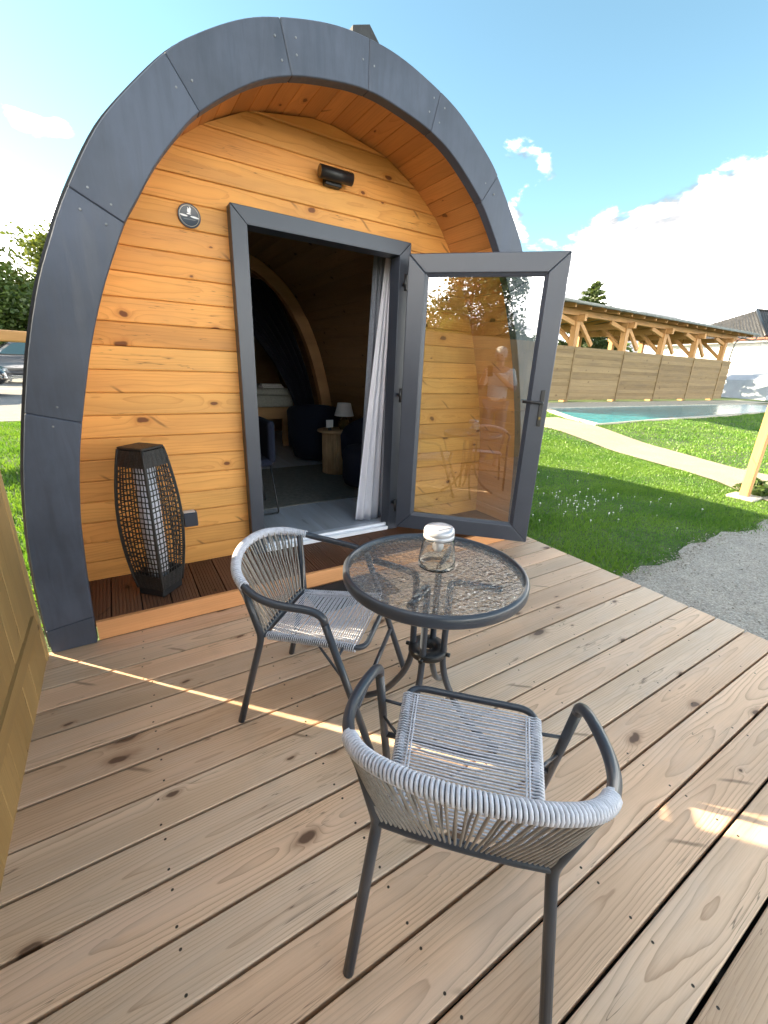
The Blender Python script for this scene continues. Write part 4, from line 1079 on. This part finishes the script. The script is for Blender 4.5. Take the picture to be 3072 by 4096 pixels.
def leaves(n, centre, radii, size, rng, clumps=40, clump_r=.35, shape='ellipsoid', flat=0.0):
    """numpy leaf quads gathered in clumps through an ellipsoid; returns verts, faces"""
    cc = rng.normal(size=(clumps, 3)); cc /= np.linalg.norm(cc, axis=1)[:, None]; cc *= (rng.random((clumps, 1)) ** .45)
    cr = clump_r * (.6 + .8 * rng.random(clumps))
    idx = rng.integers(0, clumps, n)
    off = rng.normal(size=(n, 3)); off /= np.linalg.norm(off, axis=1)[:, None]; off *= rng.random((n, 1)) ** .5 * cr[idx][:, None]
    P = np.array(centre) + (cc[idx] + off) * np.array(radii)
    return quads(P, size, rng)
def quads(P, size, rng, aspect=.62):
    n = len(P); a = rng.normal(size=(n, 3)); a[:, 2] *= .6; a /= np.linalg.norm(a, axis=1)[:, None]
    t = rng.normal(size=(n, 3)); b_ = np.cross(a, t); b_ /= np.linalg.norm(b_, axis=1)[:, None]
    s = (size * (.6 + .8 * rng.random(n)))[:, None]
    V = np.stack([P - a * s * .5, P + b_ * s * aspect * .5, P + a * s * .5, P - b_ * s * aspect * .5], 1).reshape(-1, 3)
    return V, np.arange(n * 4).reshape(-1, 4)
def np_mesh(name, V, F, m, parent=None, loc=(0, 0, 0)):
    me = bpy.data.meshes.new(name); n, k = len(F), F.shape[1]
    me.vertices.add(len(V)); me.vertices.foreach_set('co', np.ascontiguousarray(V, dtype=np.float32).ravel())
    me.loops.add(n * k); me.loops.foreach_set('vertex_index', F.astype(np.int32).ravel())
    me.polygons.add(n); me.polygons.foreach_set('loop_start', np.arange(0, n * k, k, dtype=np.int32))
    me.update(calc_edges=True); me.materials.append(M[m])
    o = link(name, me, parent); o.location = loc; return o
def tree(name, label, loc, h, crown_r, n, size, leaf, cat='tree', group=None, trunk_r=.16, base=.25, seed=1, clumps=46):
    rng = np.random.default_rng(seed); rnd = random.Random(seed)
    t = thing(name, label, cat, loc, 0, group)
    cz = h * (base + (1 - base) / 2); rz = h * (1 - base) / 2
    mb = MB(); pts = [(0, 0, -.1)]; 
    for q in range(1, 7): pts.append((rnd.uniform(-.04, .04) * h * .3, rnd.uniform(-.04, .04) * h * .3, h * .8 * q / 6))
    mb.tube(crom(pts, 3), [trunk_r * (1 - .85 * q / 18) for q in range(19)], 8)
    for q in range(11):
        z0 = h * rnd.uniform(base * .8, .68); an = rnd.uniform(0, 6.28); l_ = crown_r * rnd.uniform(.6, .95)
        e = Vector((math.cos(an) * l_, math.sin(an) * l_, z0 + l_ * rnd.uniform(.3, .8)))
        mb.tube(crom([(0, 0, z0), (e.x * .4, e.y * .4, z0 + (e.z - z0) * .25), e], 4), [trunk_r * .42 * (1 - .8 * k / 8) for k in range(9)], 6)
    mb.build('trunk', 'bark', t)
    V, F = leaves(n, (0, 0, cz), (crown_r, crown_r, rz), size, rng, clumps, .34)
    o = np_mesh('crown', V, F, leaf, t); o['kind'] = 'stuff'; return t
# shrub beside the post
V, F = leaves(700, (0, 0, .10), (.34, .22, .13), .07, RNG, 10, .5)
t = thing('low_shrub', 'small leafy shrub at the foot of the timber post', 'shrub', (7.45, -.62, -.12)); mb = MB()
for q in range(5): mb.tube([(0, 0, 0), (random.uniform(-.2, .2), random.uniform(-.12, .12), .16)], .006, 5)
mb.build('stem', 'bark', t); o = np_mesh('crown', V, F, 'leafA', t); o['kind'] = 'stuff'

# ------------------------------------------------------------------ pool shelter
sh = thing('pool_shelter', 'long open timber shelter with boarded side behind the pool', 'shelter', (27.5, 13.5, .05))
SHI = lambda x, y, z: (x - 27.5, y - 13.5, z - .05)
PX = [10.6, 15.1, 19.55, 23.9, 27.9, 31.9, 36.0]; SY0, SY1 = 11.4, 17.2
for i, x in enumerate(PX):
    for yy in (SY0 + .2, SY1):
        beam_obj('post', 'timber', sh, SHI(x, yy, .03), SHI(x, yy, 4.12), .30, .30, (1, 0, 0))
    beam_obj('tie_beam', 'timber', sh, SHI(x, SY0 - .3, 4.0), SHI(x, SY1 + .3, 4.0), .20, .30)
    beam_obj('cross_brace', 'timber', sh, SHI(x, SY0 + .35, 2.9), SHI(x, SY0 + 1.5, 3.9), .16, .18)
    for d_ in (-1, 1):
        if 0 <= i + d_ < len(PX): beam_obj('brace', 'timber', sh, SHI(x + d_ * .12, SY0 + .2, 3.75 if d_ < 0 else 4.0), SHI(x + d_ * 1.5, SY0 + .2, 2.85 if d_ > 0 else 4.05), .14, .20)
for yy in (SY0 + .2, SY1): beam_obj('plate_beam', 'timber', sh, SHI(PX[0] - .8, yy, 4.24), SHI(PX[-1] + 1.6, yy, 4.24), .24, .26)
xr = PX[0] - .6
while xr < PX[-1] + 1.6:
    for ya_, yb_ in ((SY0 - .75, 14.3), (SY1 + .75, 14.3)):
        beam_obj('rafter', 'timber', sh, SHI(xr, ya_, 4.37), SHI(xr, yb_, 4.86), .09, .18)
    xr += 1.15
for ya_, yb_, zo in ((SY0 - .9, 14.3, 0), (SY1 + .9, 14.3, 0)):
    beam_obj('roof_slope', 'roofsheet', sh, SHI((PX[0] + PX[-1]) / 2 + .6, (ya_ + yb_) / 2, 4.72), SHI((PX[0] + PX[-1]) / 2 + .6001, (ya_ + yb_) / 2, 4.72), .1, .1) if False else None
mb = MB(); X0, X1 = PX[0] - 1.0, PX[-1] + 2.0
for s_ in (0, 1):
    ya_ = SY0 - .9 if s_ == 0 else SY1 + .9
    mb2 = MB(); vs = [SHI(x, y, z) for x in (X0, X1) for y, z in ((ya_, 4.46), (14.3, 4.975), (14.3, 5.05), (ya_, 4.54))]
    mb2.add(vs, [(0, 1, 2, 3), (7, 6, 5, 4), (0, 4, 5, 1), (1, 5, 6, 2), (2, 6, 7, 3), (3, 7, 4, 0)]); mb2.build('roof_slope', 'roofsheet', sh)
mb = MB(); mb.tube([SHI(X0, SY0 - .98, 4.46), SHI(X1, SY0 - .98, 4.42)], .055, 8); mb.tube(crom([SHI(X1 - .3, SY0 - .98, 4.42), SHI(X1 - .3, SY0 - .8, 4.1), SHI(X1 - .6, SY0 + .1, 3.9), SHI(X1 - .6, SY0 + .1, .2)], 5), .045, 8); mb.build('gutter', 'roofsheet', sh)
for i in range(len(PX)):
    xa = PX[i]; xb = PX[i + 1] if i + 1 < len(PX) else PX[-1] + 1.35
    z = .16; row = 0
    lb = xb - xa - .03
    cm = board_mb((-lb / 2, lb / 2, lb / 2, -lb / 2, -.089, .089), .024, .008).mesh('cladding_board', 'cladding')
    while z < 2.62:
        link('cladding_board', cm, sh, basis(SHI((xa + xb) / 2, SY0 + (.014 if row % 2 else -.014) + random.uniform(-.004, .004), z + .084), (1, 0, 0), (0, 0, 1), (0, -1, 0))); z += .170; row += 1
    mb = MB(); mb.box(SHI(xa - .05, SY0 - .045, .03), SHI(xa + .05, SY0 - .009, 2.7)); mb.build('cover_strip', 'cladding', sh)

# ------------------------------------------------------------------ house and white pool enclosure far right
hs = thing('house', 'white house with dark tiled hip roof beyond the shelter', 'house', (54, 17, .05), R(-18))
mb = MB(); mb.box((-4.5, -5, 0), (16, 6, 4.9)); mb.build('wall', 'render', hs)
rp = [(-5.3, -5.8, 4.9), (16.8, -5.8, 4.9), (16.8, 6.8, 4.9), (-5.3, 6.8, 4.9), (1.0, .5, 8.0), (10.5, .5, 8.0)]
mb = MB(); mb.add(rp, [(0, 1, 5, 4), (1, 2, 5), (2, 3, 4, 5), (3, 0, 4), (3, 2, 1, 0)]); rf = mb.build('roof', 'tile', hs)
def tiles_on(p0, p1, q1, q0, rows, name):
    p0, p1, q0, q1 = map(Vector, (p0, p1, q0, q1)); nrm = (p1 - p0).cross(q0 - p0).normalized()
    if nrm.z < 0: nrm = -nrm
    for r_ in range(rows):
        a0, a1 = r_ / rows, (r_ + 1.12) / rows; A0, A1 = p0.lerp(q0, a0), p1.lerp(q1, a0); B0, B1 = p0.lerp(q0, min(1, a1)), p1.lerp(q1, min(1, a1))
        L_ = max((A1 - A0).length, .01); n = max(2, int(L_ / .3)); mb = MB(); vs = []
        for k in range(n * 4 + 1):
            f = k / (n * 4); w = .028 * math.sin(f * n * 2 * math.pi)
            vs += [A0.lerp(A1, f) + nrm * (.085 + w), B0.lerp(B1, f) + nrm * (.035 + w), A0.lerp(A1, f) + nrm * .004]
        mb.add(vs, [(3 * k, 3 * k + 3, 3 * k + 4, 3 * k + 1) for k in range(n * 4)] + [(3 * k + 2, 3 * k + 5, 3 * k + 3, 3 * k) for k in range(n * 4)], False)
        mb.build(name, 'tile', rf)
tiles_on(rp[0], rp[1], rp[5], rp[4], 22, 'tile_course'); tiles_on(rp[3], rp[0], rp[4], rp[4], 22, 'tile_course')
mb = MB()
for a_, c_ in ((rp[0], rp[4]), (rp[1], rp[5]), (rp[4], rp[5])): mb.tube([Vector(a_) + Vector((0, 0, .12)), Vector(c_) + Vector((0, 0, .12))], .13, 8)
mb.build('ridge_cap', 'black', rf)
mb = MB(); mb.tube([(-5.4, -5.9, 4.86), (16.8, -5.9, 4.86)], .09, 8); mb.tube([(-5.4, -5.9, 4.86), (-5.4, 6.8, 4.86)], .09, 8); mb.build('gutter', 'terracotta', rf)
mb = MB(); mb.box((-5.2, -5.7, 4.62), (16.7, 6.7, 4.88)); mb.build('eaves_board', 'render', hs)
for x in (4.0, 9.5):
    wn = bpy.data.objects.new('window', None); COL.objects.link(wn); wn.parent = hs
    mb = MB(); mb.box((x, -5.03, 1.0), (x + 1.3, -5.003, 2.3)); mb.build('pane', 'carglass', wn)
pe = thing('pool_enclosure', 'low white domed cover standing before the white house', 'cover', (47.5, 12.6, .05), R(-18))
prof = [(-3.2, 0), (-3.1, 1.5), (-2.4, 1.95), (0, 2.15), (2.4, 1.95), (3.1, 1.5), (3.2, 0)]
for q in range(3):
    mb = MB(); mb.prism(prof, -3 + q * 2.0, -1.02 + q * 2.0, lambda x, z, y: (x * (1 - .03 * q), y, z * (1 - .03 * q))); mb.build('cover_section', 'cover', pe)
for z in (.45, .9, 1.35):
    mb = MB(); mb.box((-3.15, -3.03, z), (3.15, -3.002, z + .05)); mb.build('rib_bar', 'greycloth', pe)

# ------------------------------------------------------------------ cars, barrier beam on the left
def make_car(name, label, paint, group):
    t = thing(name, label, 'car', (0, 0, 0), 0, group)
    # side outline, nose towards -x
    low = [(-2.30, .42), (-2.28, .62), (-2.20, .80), (-1.95, .93), (-1.15, 1.04), (2.10, 1.08), (2.24, .98), (2.30, .70), (2.28, .42), (1.95, .30), (-1.95, .30)]
    top = [(-1.15, 1.04), (-.42, 1.56), (-.05, 1.66), (.70, 1.69), (1.45, 1.62), (1.95, 1.38), (2.10, 1.08)]
    def shell(poly, ws, m, nm, par, ch):
        bmx = bmesh.new(); P = len(poly); rows = []
        for y in (-1, 1): rows.append([bmx.verts.new((x, y * ws(z), z)) for x, z in poly])
        bmx.faces.new(list(reversed(rows[0]))); bmx.faces.new(rows[1])
        for i in range(P): bmx.faces.new((rows[0][i], rows[0][(i + 1) % P], rows[1][(i + 1) % P], rows[1][i]))
        bmesh.ops.recalc_face_normals(bmx, faces=bmx.faces[:])
        bmesh.ops.bevel(bmx, geom=[e for e in bmx.edges], offset=ch, segments=3, affect='EDGES')
        me = bpy.data.meshes.new(nm); bmx.to_mesh(me); bmx.free(); me.materials.append(M[m]); me.polygons.foreach_set('use_smooth', [True] * len(me.polygons)); return link(nm, me, par)
    bd = shell(low, lambda z: .93 - .06 * abs(z - .7), paint, 'body', t, .06); shell(top, lambda z: .86 - (z - 1.04) * .32, paint, 'roof', t, .05)
    win = [[(-.82, 1.10), (-.34, 1.49), (.10, 1.57), (.12, 1.10)], [(.20, 1.10), (.18, 1.575), (.75, 1.60), (1.02, 1.58), (1.08, 1.10)], [(1.16, 1.10), (1.12, 1.56), (1.50, 1.49), (1.74, 1.30), (1.80, 1.12)]]
    for s in (-1, 1):
        for w in win:
            mb = MB(); wy = lambda z: s * (.862 - (z - 1.04) * .32)
            mb.add([(x, wy(z) + s * .004, z) for x, z in w] + [(x, wy(z) - s * .02, z) for x, z in w], [tuple(range(len(w))), tuple(reversed(range(len(w), 2 * len(w))))] + [(i, (i + 1) % len(w), len(w) + (i + 1) % len(w), len(w) + i) for i in range(len(w))]); mb.build('side_window', 'carglass', t)
        for x0, x1 in ((-.88, .14), (.16, 1.20)):
            mb = MB(); mb.box((x1 - .26, s * .938 - .012, .94), (x1 - .06, s * .938 + .012, .975), .004); mb.build('door_handle', paint, t)
            mb = MB(); mb.box((x1 + .002, s * .925 - .004, .40), (x1 + .010, s * .925 + .005, 1.06)); mb.build('door_seam', 'black', t)
        mb = MB(); mb.box((-1.0, s * .925 - .02, .27), (1.05, s * .925 + .02, .33), .006); mb.build('sill_trim', 'chrome', t)
        mb = MB(); mb.box((-2.20, s * .60 - .2, .66), (-2.02, s * .60 + .2, .82), .03); mb.build('headlight', 'headlight', t)
        for x in (-1.42, 1.40):
            wh = bpy.data.objects.new('wheel', None); COL.objects.link(wh); wh.parent = t; wh.location = (x, s * .80, .35)
            mb = MB(); pr = [(.20, -.11), (.33, -.11), (.35, -.08), (.35, .08), (.33, .11), (.20, .11), (.20, -.11)]
            mb.lathe(pr, 28); o = mb.build('tyre', 'rubber', wh); o.rotation_euler = (R(90), 0, 0)
            mb = MB(); mb.lathe([(0, .05), (.05, .07), (.06, .05), (.20, .06), (.215, .10), (.215, -.09), (0, -.09)], 20); o = mb.build('rim', 'chrome', wh); o.rotation_euler = (R(90) * (1 if s < 0 else -1), 0, 0)
    mb = MB(); mb.add([(-1.10, -.78, 1.085), (-1.10, .78, 1.085), (-.47, .70, 1.55), (-.47, -.70, 1.55)], [(0, 1, 2, 3)]); o = mb.build('windscreen', 'carglass', t); o.location = (-.02, 0, .015)
    return t
c1 = make_car('parked_car', 'grey car parked on the asphalt behind the pod', 'carpaint', 'cars on the parking lot')
c1.location = (-3.35, 23.6, .062); c1.scale = (1.12, 1.12, 1.14)
c2_ = make_car('parked_car', 'dark car whose end just shows at the left picture edge', 'carpaint2', 'cars on the parking lot')
c2_.location = (-5.32, 15.7, .062); c2_.rotation_euler = (0, 0, R(180))
br = thing('barrier_beam', 'horizontal timber beam on posts at the edge of the parking lot', 'beam', (-2.4, 6.3, zg(6.3)))
beam_obj('beam', 'timber', br, (-2.6, 0, 1.62), (2.0, .3, 1.56), .16, .17, ch=.03)
for x, z in ((-2.4, 1.5), (1.8, 1.47)): beam_obj('post', 'timber', br, (x, .02 + (x + 2.6) * .065, -.1), (x, .02 + (x + 2.6) * .065, z), .14, .14, (1, 0, 0))

# ------------------------------------------------------------------ trees
tree('broadleaf_tree', 'tall leafy tree beyond the parking lot, leftmost in the picture', (-8.6, 38, .05), 10.2, 4.6, 24000, .32, 'leafB', group='trees beyond the parking lot', seed=3, base=.12, trunk_r=.25)
tree('broadleaf_tree', 'leafy tree beyond the parking lot close beside the pod arch', (-3.0, 41, .05), 9.8, 3.6, 16000, .30, 'leafB', group='trees beyond the parking lot', seed=4, base=.12, trunk_r=.25)
tree('broadleaf_tree', 'low dark tree between the two tall ones beyond the parking lot', (-5.4, 35, .05), 6.8, 3.6, 14000, .28, 'leafA', group='trees beyond the parking lot', seed=5, base=.08, trunk_r=.2)
for i, (x, y, h, r_, lab) in enumerate(((24, 26, 5.4, 3.0, 'bushy green tree seen through the shelter, nearest the door'), (32.5, 25, 5.6, 3.0, 'bushy green tree seen through the middle of the shelter'), (41, 24, 5.0, 2.6, 'small green tree seen through the right end of the shelter'))):
    tree('garden_tree', lab, (x, y, .05), h, r_, 7000, .28, 'leafB' if i == 1 else 'leafA', group='trees behind the shelter', seed=20 + i, base=.05, trunk_r=.15)
# conifer behind the shelter roof
def conifer(loc, h):
    rng = np.random.default_rng(9); rnd = random.Random(5); t = thing('conifer', 'conifer rising behind the shelter roof', 'tree', loc)
    mb = MB(); mb.tube([(0, 0, -.1), (0, 0, h * .5), (0, 0, h)], [.22, .13, .02], 8); Ps = []
    for q in range(90):
        z = h * (.18 + .80 * q / 90); l_ = min(2.6, (1 - z / h) * h * .62) * rnd.uniform(.55, 1.15) + .12; an = q * 2.4 + rnd.uniform(-.3, .3)
        e = Vector((math.cos(an) * l_, math.sin(an) * l_, z + l_ * rnd.uniform(.05, .45)))
        mb.tube([(0, 0, z), e], [.035, .008], 5)
        for k in range(int(60 + 70 * l_)):
            u = rnd.random() ** .7; w = .10 + .22 * l_ * .4 * (1 - u)
            Ps.append((e.x * u + rnd.gauss(0, w * .7), e.y * u + rnd.gauss(0, w * .7), z + (e.z - z) * u + rnd.gauss(0, w * .45)))
    mb.build('trunk', 'bark', t); V, F = quads(np.array(Ps), .26, rng, .5); o = np_mesh('crown', V, F, 'leafC', t); o['kind'] = 'stuff'
conifer((36.2, 22.3, .05), 9.1)
# trees behind the photographer (they show in the door glass)
tree('rear_tree', 'round tree reflected at the left of the door glass', (-15.6, -13.5, -.12), 5.0, 2.7, 12000, .20, 'leafB', group='trees across the yard', seed=31, base=.06)
tree('rear_tree', 'tall loose tree reflected in the middle of the door glass', (-13.7, -15.5, -.12), 9.5, 2.5, 11000, .20, 'leafA', group='trees across the yard', seed=32, base=.12)
tree('rear_tree', 'low wide tree reflected behind the photographer', (-16.5, -17.0, -.12), 4.3, 4.2, 12000, .22, 'leafA', group='trees across the yard', seed=33, base=.04)

# ------------------------------------------------------------------ lawn grass and clover
def inpoly(x, y, P):
    P = np.array(P); c = np.zeros(len(x), bool); j = len(P) - 1
    for i in range(len(P)):
        cond = ((P[i, 1] > y) != (P[j, 1] > y)) & (x < (P[j, 0] - P[i, 0]) * (y - P[i, 1]) / (P[j, 1] - P[i, 1] + 1e-12) + P[i, 0]); c ^= cond; j = i
    return c
zgv = lambda y: -.12 + .17 * (lambda s: s * s * (3 - 2 * s))(np.clip((y - 2) / 2.5, 0, 1))
pathpoly = pn + list(reversed(pf)); pk = scale_poly(pool, .35)
def grass(name, n, rect, h, w, seed):
    rng = np.random.default_rng(seed); x = rng.uniform(rect[0], rect[2], n); y = rng.uniform(rect[1], rect[3], n)
    jg = .05 * np.sin(x * 3.1) + .04 * np.sin(x * 7.7 + 1) + .025 * np.sin(x * 19)
    ok = ~((x > 2.2) & (x < 6.8) & (y < -1.12 + jg + rng.normal(0, .055, n) - .02)) & ~((x >= 6.8) & (y < -1.25 - (x - 6.8) * .22)) & ~inpoly(x, y, pathpoly) & ~inpoly(x, y, pk)
    ok &= ~((x > -.72) & (x < 2.86) & (y < 5.8)) & ~((y > 8.55) & (x < 4)) & ~((y > 8.85) & (x > 9.3))
    ok &= ~((np.abs(x - 6.94) < .17) & (np.abs(y + .6) < .17))
    x, y = x[ok], y[ok]; n = len(x)
    patch = .75 + .5 * np.sin(x * 2.3 + np.sin(y * 1.9) * 2) * np.sin(y * 2.7 + 1.3)
    hh = h * (.5 + .7 * rng.random(n)) * np.clip(patch, .55, 1.25); an = rng.uniform(0, 2 * np.pi, n); le = rng.uniform(.1, .85, n) * hh; la = rng.uniform(0, 2 * np.pi, n)
    ww = w * (.6 + .8 * rng.random(n)); z = zgv(y)
    dx, dy = np.cos(an) * ww / 2, np.sin(an) * ww / 2
    V = np.empty((n, 5, 3)); V[:, 0] = np.stack([x - dx, y - dy, z], 1); V[:, 1] = np.stack([x + dx, y + dy, z], 1)
    mx, my = x + np.cos(la) * le * .35, y + np.sin(la) * le * .35
    V[:, 2] = np.stack([mx + dx * .8, my + dy * .8, z + hh * .6], 1); V[:, 3] = np.stack([x + np.cos(la) * le, y + np.sin(la) * le, z + hh], 1); V[:, 4] = np.stack([mx - dx * .8, my - dy * .8, z + hh * .6], 1)
    o = np_mesh(name, V.reshape(-1, 3), np.arange(n * 5).reshape(-1, 5), 'grass'); o['kind'] = 'stuff'; o['label'] = {0: 'short green lawn grass right of the deck', 1: 'sunlit lawn grass out to the pool', 2: 'bright lawn grass left of the pod'}[seed]; o['category'] = 'grass'; return o
grass('grass', 170000, (2.7, -1.5, 8.6, 5.5), .036, .0075, 0)
grass('grass', 110000, (7.5, -3.6, 30, 9), .055, .020, 1)
grass('grass', 60000, (-4.0, -1.5, -.6, 8.7), .060, .012, 2)
rng = np.random.default_rng(77); n = 4200
x = 2.8 + rng.random(n) ** 1.5 * 5.0; y = -1.15 - rng.random(n) ** 1.3 * 2.6; k = rng.random(n) < .35; y[k] = -1.16 + .05 * np.sin(x[k] * 3.1) + rng.normal(-.03, .06, k.sum())
r_ = .003 + .007 * rng.random(n) ** 2.5
O = np.array([(1, 0, 0), (0, 1, 0), (-1, 0, 0), (0, -1, 0), (0, 0, .7), (0, 0, -.5)]); T = np.array([(0, 1, 4), (1, 2, 4), (2, 3, 4), (3, 0, 4), (1, 0, 5), (2, 1, 5), (3, 2, 5), (0, 3, 5)])
V = np.stack([x, y, zgv(y) + .016 + r_ * .3], 1)[:, None] + O[None] * r_[:, None, None] * (.7 + .6 * rng.random((n, 6, 1)))
o = np_mesh('loose_gravel', V.reshape(-1, 3), (T[None] + (np.arange(n) * 6)[:, None, None]).reshape(-1, 3), 'gravel'); o['kind'] = 'stuff'; o['label'] = 'loose gravel stones on the pale yard beside the deck'; o['category'] = 'gravel'
mb = MB(); rr = random.Random(2)
for q in range(95):
    x, y = (rr.gauss(4.35, .45), rr.gauss(.25, .30)) if q < 60 else (rr.uniform(3.0, 6.2), rr.uniform(-.9, 1.8))
    if x < 2.9 or y < -1: continue
    z = zg(y) + rr.uniform(.03, .05); r_ = rr.uniform(.006, .011)
    mb.lathe([(0, -r_ * .7), (r_ * .8, -r_ * .3), (r_, .2 * r_), (r_ * .5, .8 * r_), (0, r_ * .9)], 6, (x, y, z)); mb.tube([(x, y, zg(y)), (x, y, z - r_ * .5)], .0012, 4)
o = mb.build('white_clover', 'petal'); o['kind'] = 'stuff'; o['label'] = 'white clover flowers in the shaded lawn beside the door'; o['category'] = 'flowers'

# ------------------------------------------------------------------ the photographer (seen only in the door glass)
PB0 = Vector((-.33, -3.02, 0)); per_yaw = -YAW
pe_ = thing('person', 'person in pale shirt holding up a phone, reflected in the door glass', 'person', PB0, per_yaw)
def skinned(name, verts, edges, radii, m, root=0, sub=2):
    me = bpy.data.meshes.new(name); me.from_pydata(verts, edges, []); o = link(name, me, pe_)
    sk = o.modifiers.new('skin', 'SKIN'); sk.use_smooth_shade = True
    for i, v in enumerate(me.skin_vertices[0].data): v.radius = radii[i] if isinstance(radii[i], tuple) else (radii[i], radii[i]); v.use_root = (i == root)
    ss = o.modifiers.new('sub', 'SUBSURF'); ss.levels = sub; ss.render_levels = sub; me.materials.append(M[m]); return o
Rw = Matrix.Rotation(-per_yaw, 4, 'Z')
ph = Rw @ (Vector(CAM) - FW * .030 - PB0)      # phone centre in the person's frame
hl, hr = ph + Vector((-.085, -.035, -.02)), ph + Vector((.085, -.035, -.02))
V0 = [(0, 0, .93), (0, .0, 1.10), (0, -.01, 1.28), (0, -.005, 1.40), (0, .0, 1.455), (0, .015, 1.52), (0, .03, 1.60), (0, .03, 1.675),
      (-.17, -.01, 1.385), (-.25, .03, 1.13), tuple(hl + Vector((-.01, -.06, -.03))), tuple(hl),
      (.17, -.01, 1.385), (.25, .03, 1.13), tuple(hr + Vector((.01, -.06, -.03))), tuple(hr),
      (-.095, 0, .90), (-.105, .01, .49), (-.11, -.02, .09), (-.115, .14, .035), (.095, 0, .90), (.105, .01, .49), (.11, -.02, .09), (.115, .14, .035)]
E0 = [(0, 1), (1, 2), (2, 3), (3, 4), (4, 5), (5, 6), (6, 7), (3, 8), (8, 9), (9, 10), (10, 11), (3, 12), (12, 13), (13, 14), (14, 15), (0, 16), (16, 17), (17, 18), (18, 19), (0, 20), (20, 21), (21, 22), (22, 23)]
R0 = [(.14, .10), (.13, .10), (.15, .105), (.12, .085), .052, (.060, .072), (.070, .088), (.055, .07), .055, .042, .028, .034, .055, .042, .028, .034, .085, .058, .040, .036, .085, .058, .040, .036]
skinned('body', V0, E0, R0, 'skin')
shv = V0[0:4] + [V0[8], tuple(Vector(V0[8]).lerp(Vector(V0[9]), .85)), V0[12], tuple(Vector(V0[12]).lerp(Vector(V0[13]), .85))]
skinned('shirt', shv, [(0, 1), (1, 2), (2, 3), (3, 4), (4, 5), (3, 6), (6, 7)], [(.165, .125), (.155, .12), (.172, .122), (.135, .095), .070, .062, .070, .062], 'shirt')
skinned('trousers', [(0, 0, .96)] + V0[16:19] + V0[20:23], [(0, 1), (1, 2), (2, 3), (0, 4), (4, 5), (5, 6)], [(.155, .118), .100, .074, .058, .100, .074, .058], 'trousers')
mb = MB(); mb.lathe([(.078, -.01), (.088, .04), (.086, .08), (.06, .125), (.02, .142), (0, .143)], 20, (0, .012, 1.59)); mb.build('hair', 'hair', pe_)
for s in (-1, 1):
    mb = MB(); mb.lathe([(0, -.010), (.008, -.006), (.010, 0), (.008, .006), (0, .010)], 10, (s * .033, .112, 1.605)); mb.build('eye', 'black', pe_)
    mb = MB(); mb.tube([(s * .080, .02, 1.575), (s * .086, .015, 1.60), (s * .082, .01, 1.63)], .012, 8); mb.build('ear', 'skin', pe_)
    h_ = hl if s < 0 else hr
    for q in range(4):
        b0 = h_ + Vector((-s * .0, .010, .045 - .022 * q)); mb = MB(); mb.tube(crom([b0, b0 + Vector((-s * .014, .022, .003)), b0 + Vector((-s * .040 + s * .002 * q, .026, .002))], 3), [.009, .009, .0088, .0086, .0085, .0082, .007], 7); mb.build('finger', 'skin', pe_)
    mb = MB(); mb.tube(crom([h_ + Vector((0, 0, .01)), h_ + Vector((-s * .025, -.005, .03)), h_ + Vector((-s * .045, .004, .035))], 3), [.011, .0108, .0105, .010, .0098, .0092, .008], 7); mb.build('thumb', 'skin', pe_)
mb = MB(); mb.tube([(0, .116, 1.615), (0, .128, 1.583), (0, .112, 1.572)], [.008, .014, .012], 8); mb.build('nose', 'skin', pe_)
mb = MB(); mb.tube([(-.024, .100, 1.545), (0, .108, 1.543), (.024, .100, 1.545)], .005, 6); mb.build('mouth', 'terracotta', pe_)
phn = tag(MB().box((-.037, -.078, -.004), (.037, .078, .004), .003).build('phone', 'black', None, Matrix.Translation(Vector(CAM) - FW * .030) @ basis((0, 0, 0), R2, U2, -FW)), 'black phone held up by the person in the reflection', 'phone')

SC.cycles.max_bounces = 7; SC.cycles.transparent_max_bounces = 16; SC.cycles.diffuse_bounces = 3; SC.cycles.glossy_bounces = 3; SC.cycles.transmission_bounces = 6
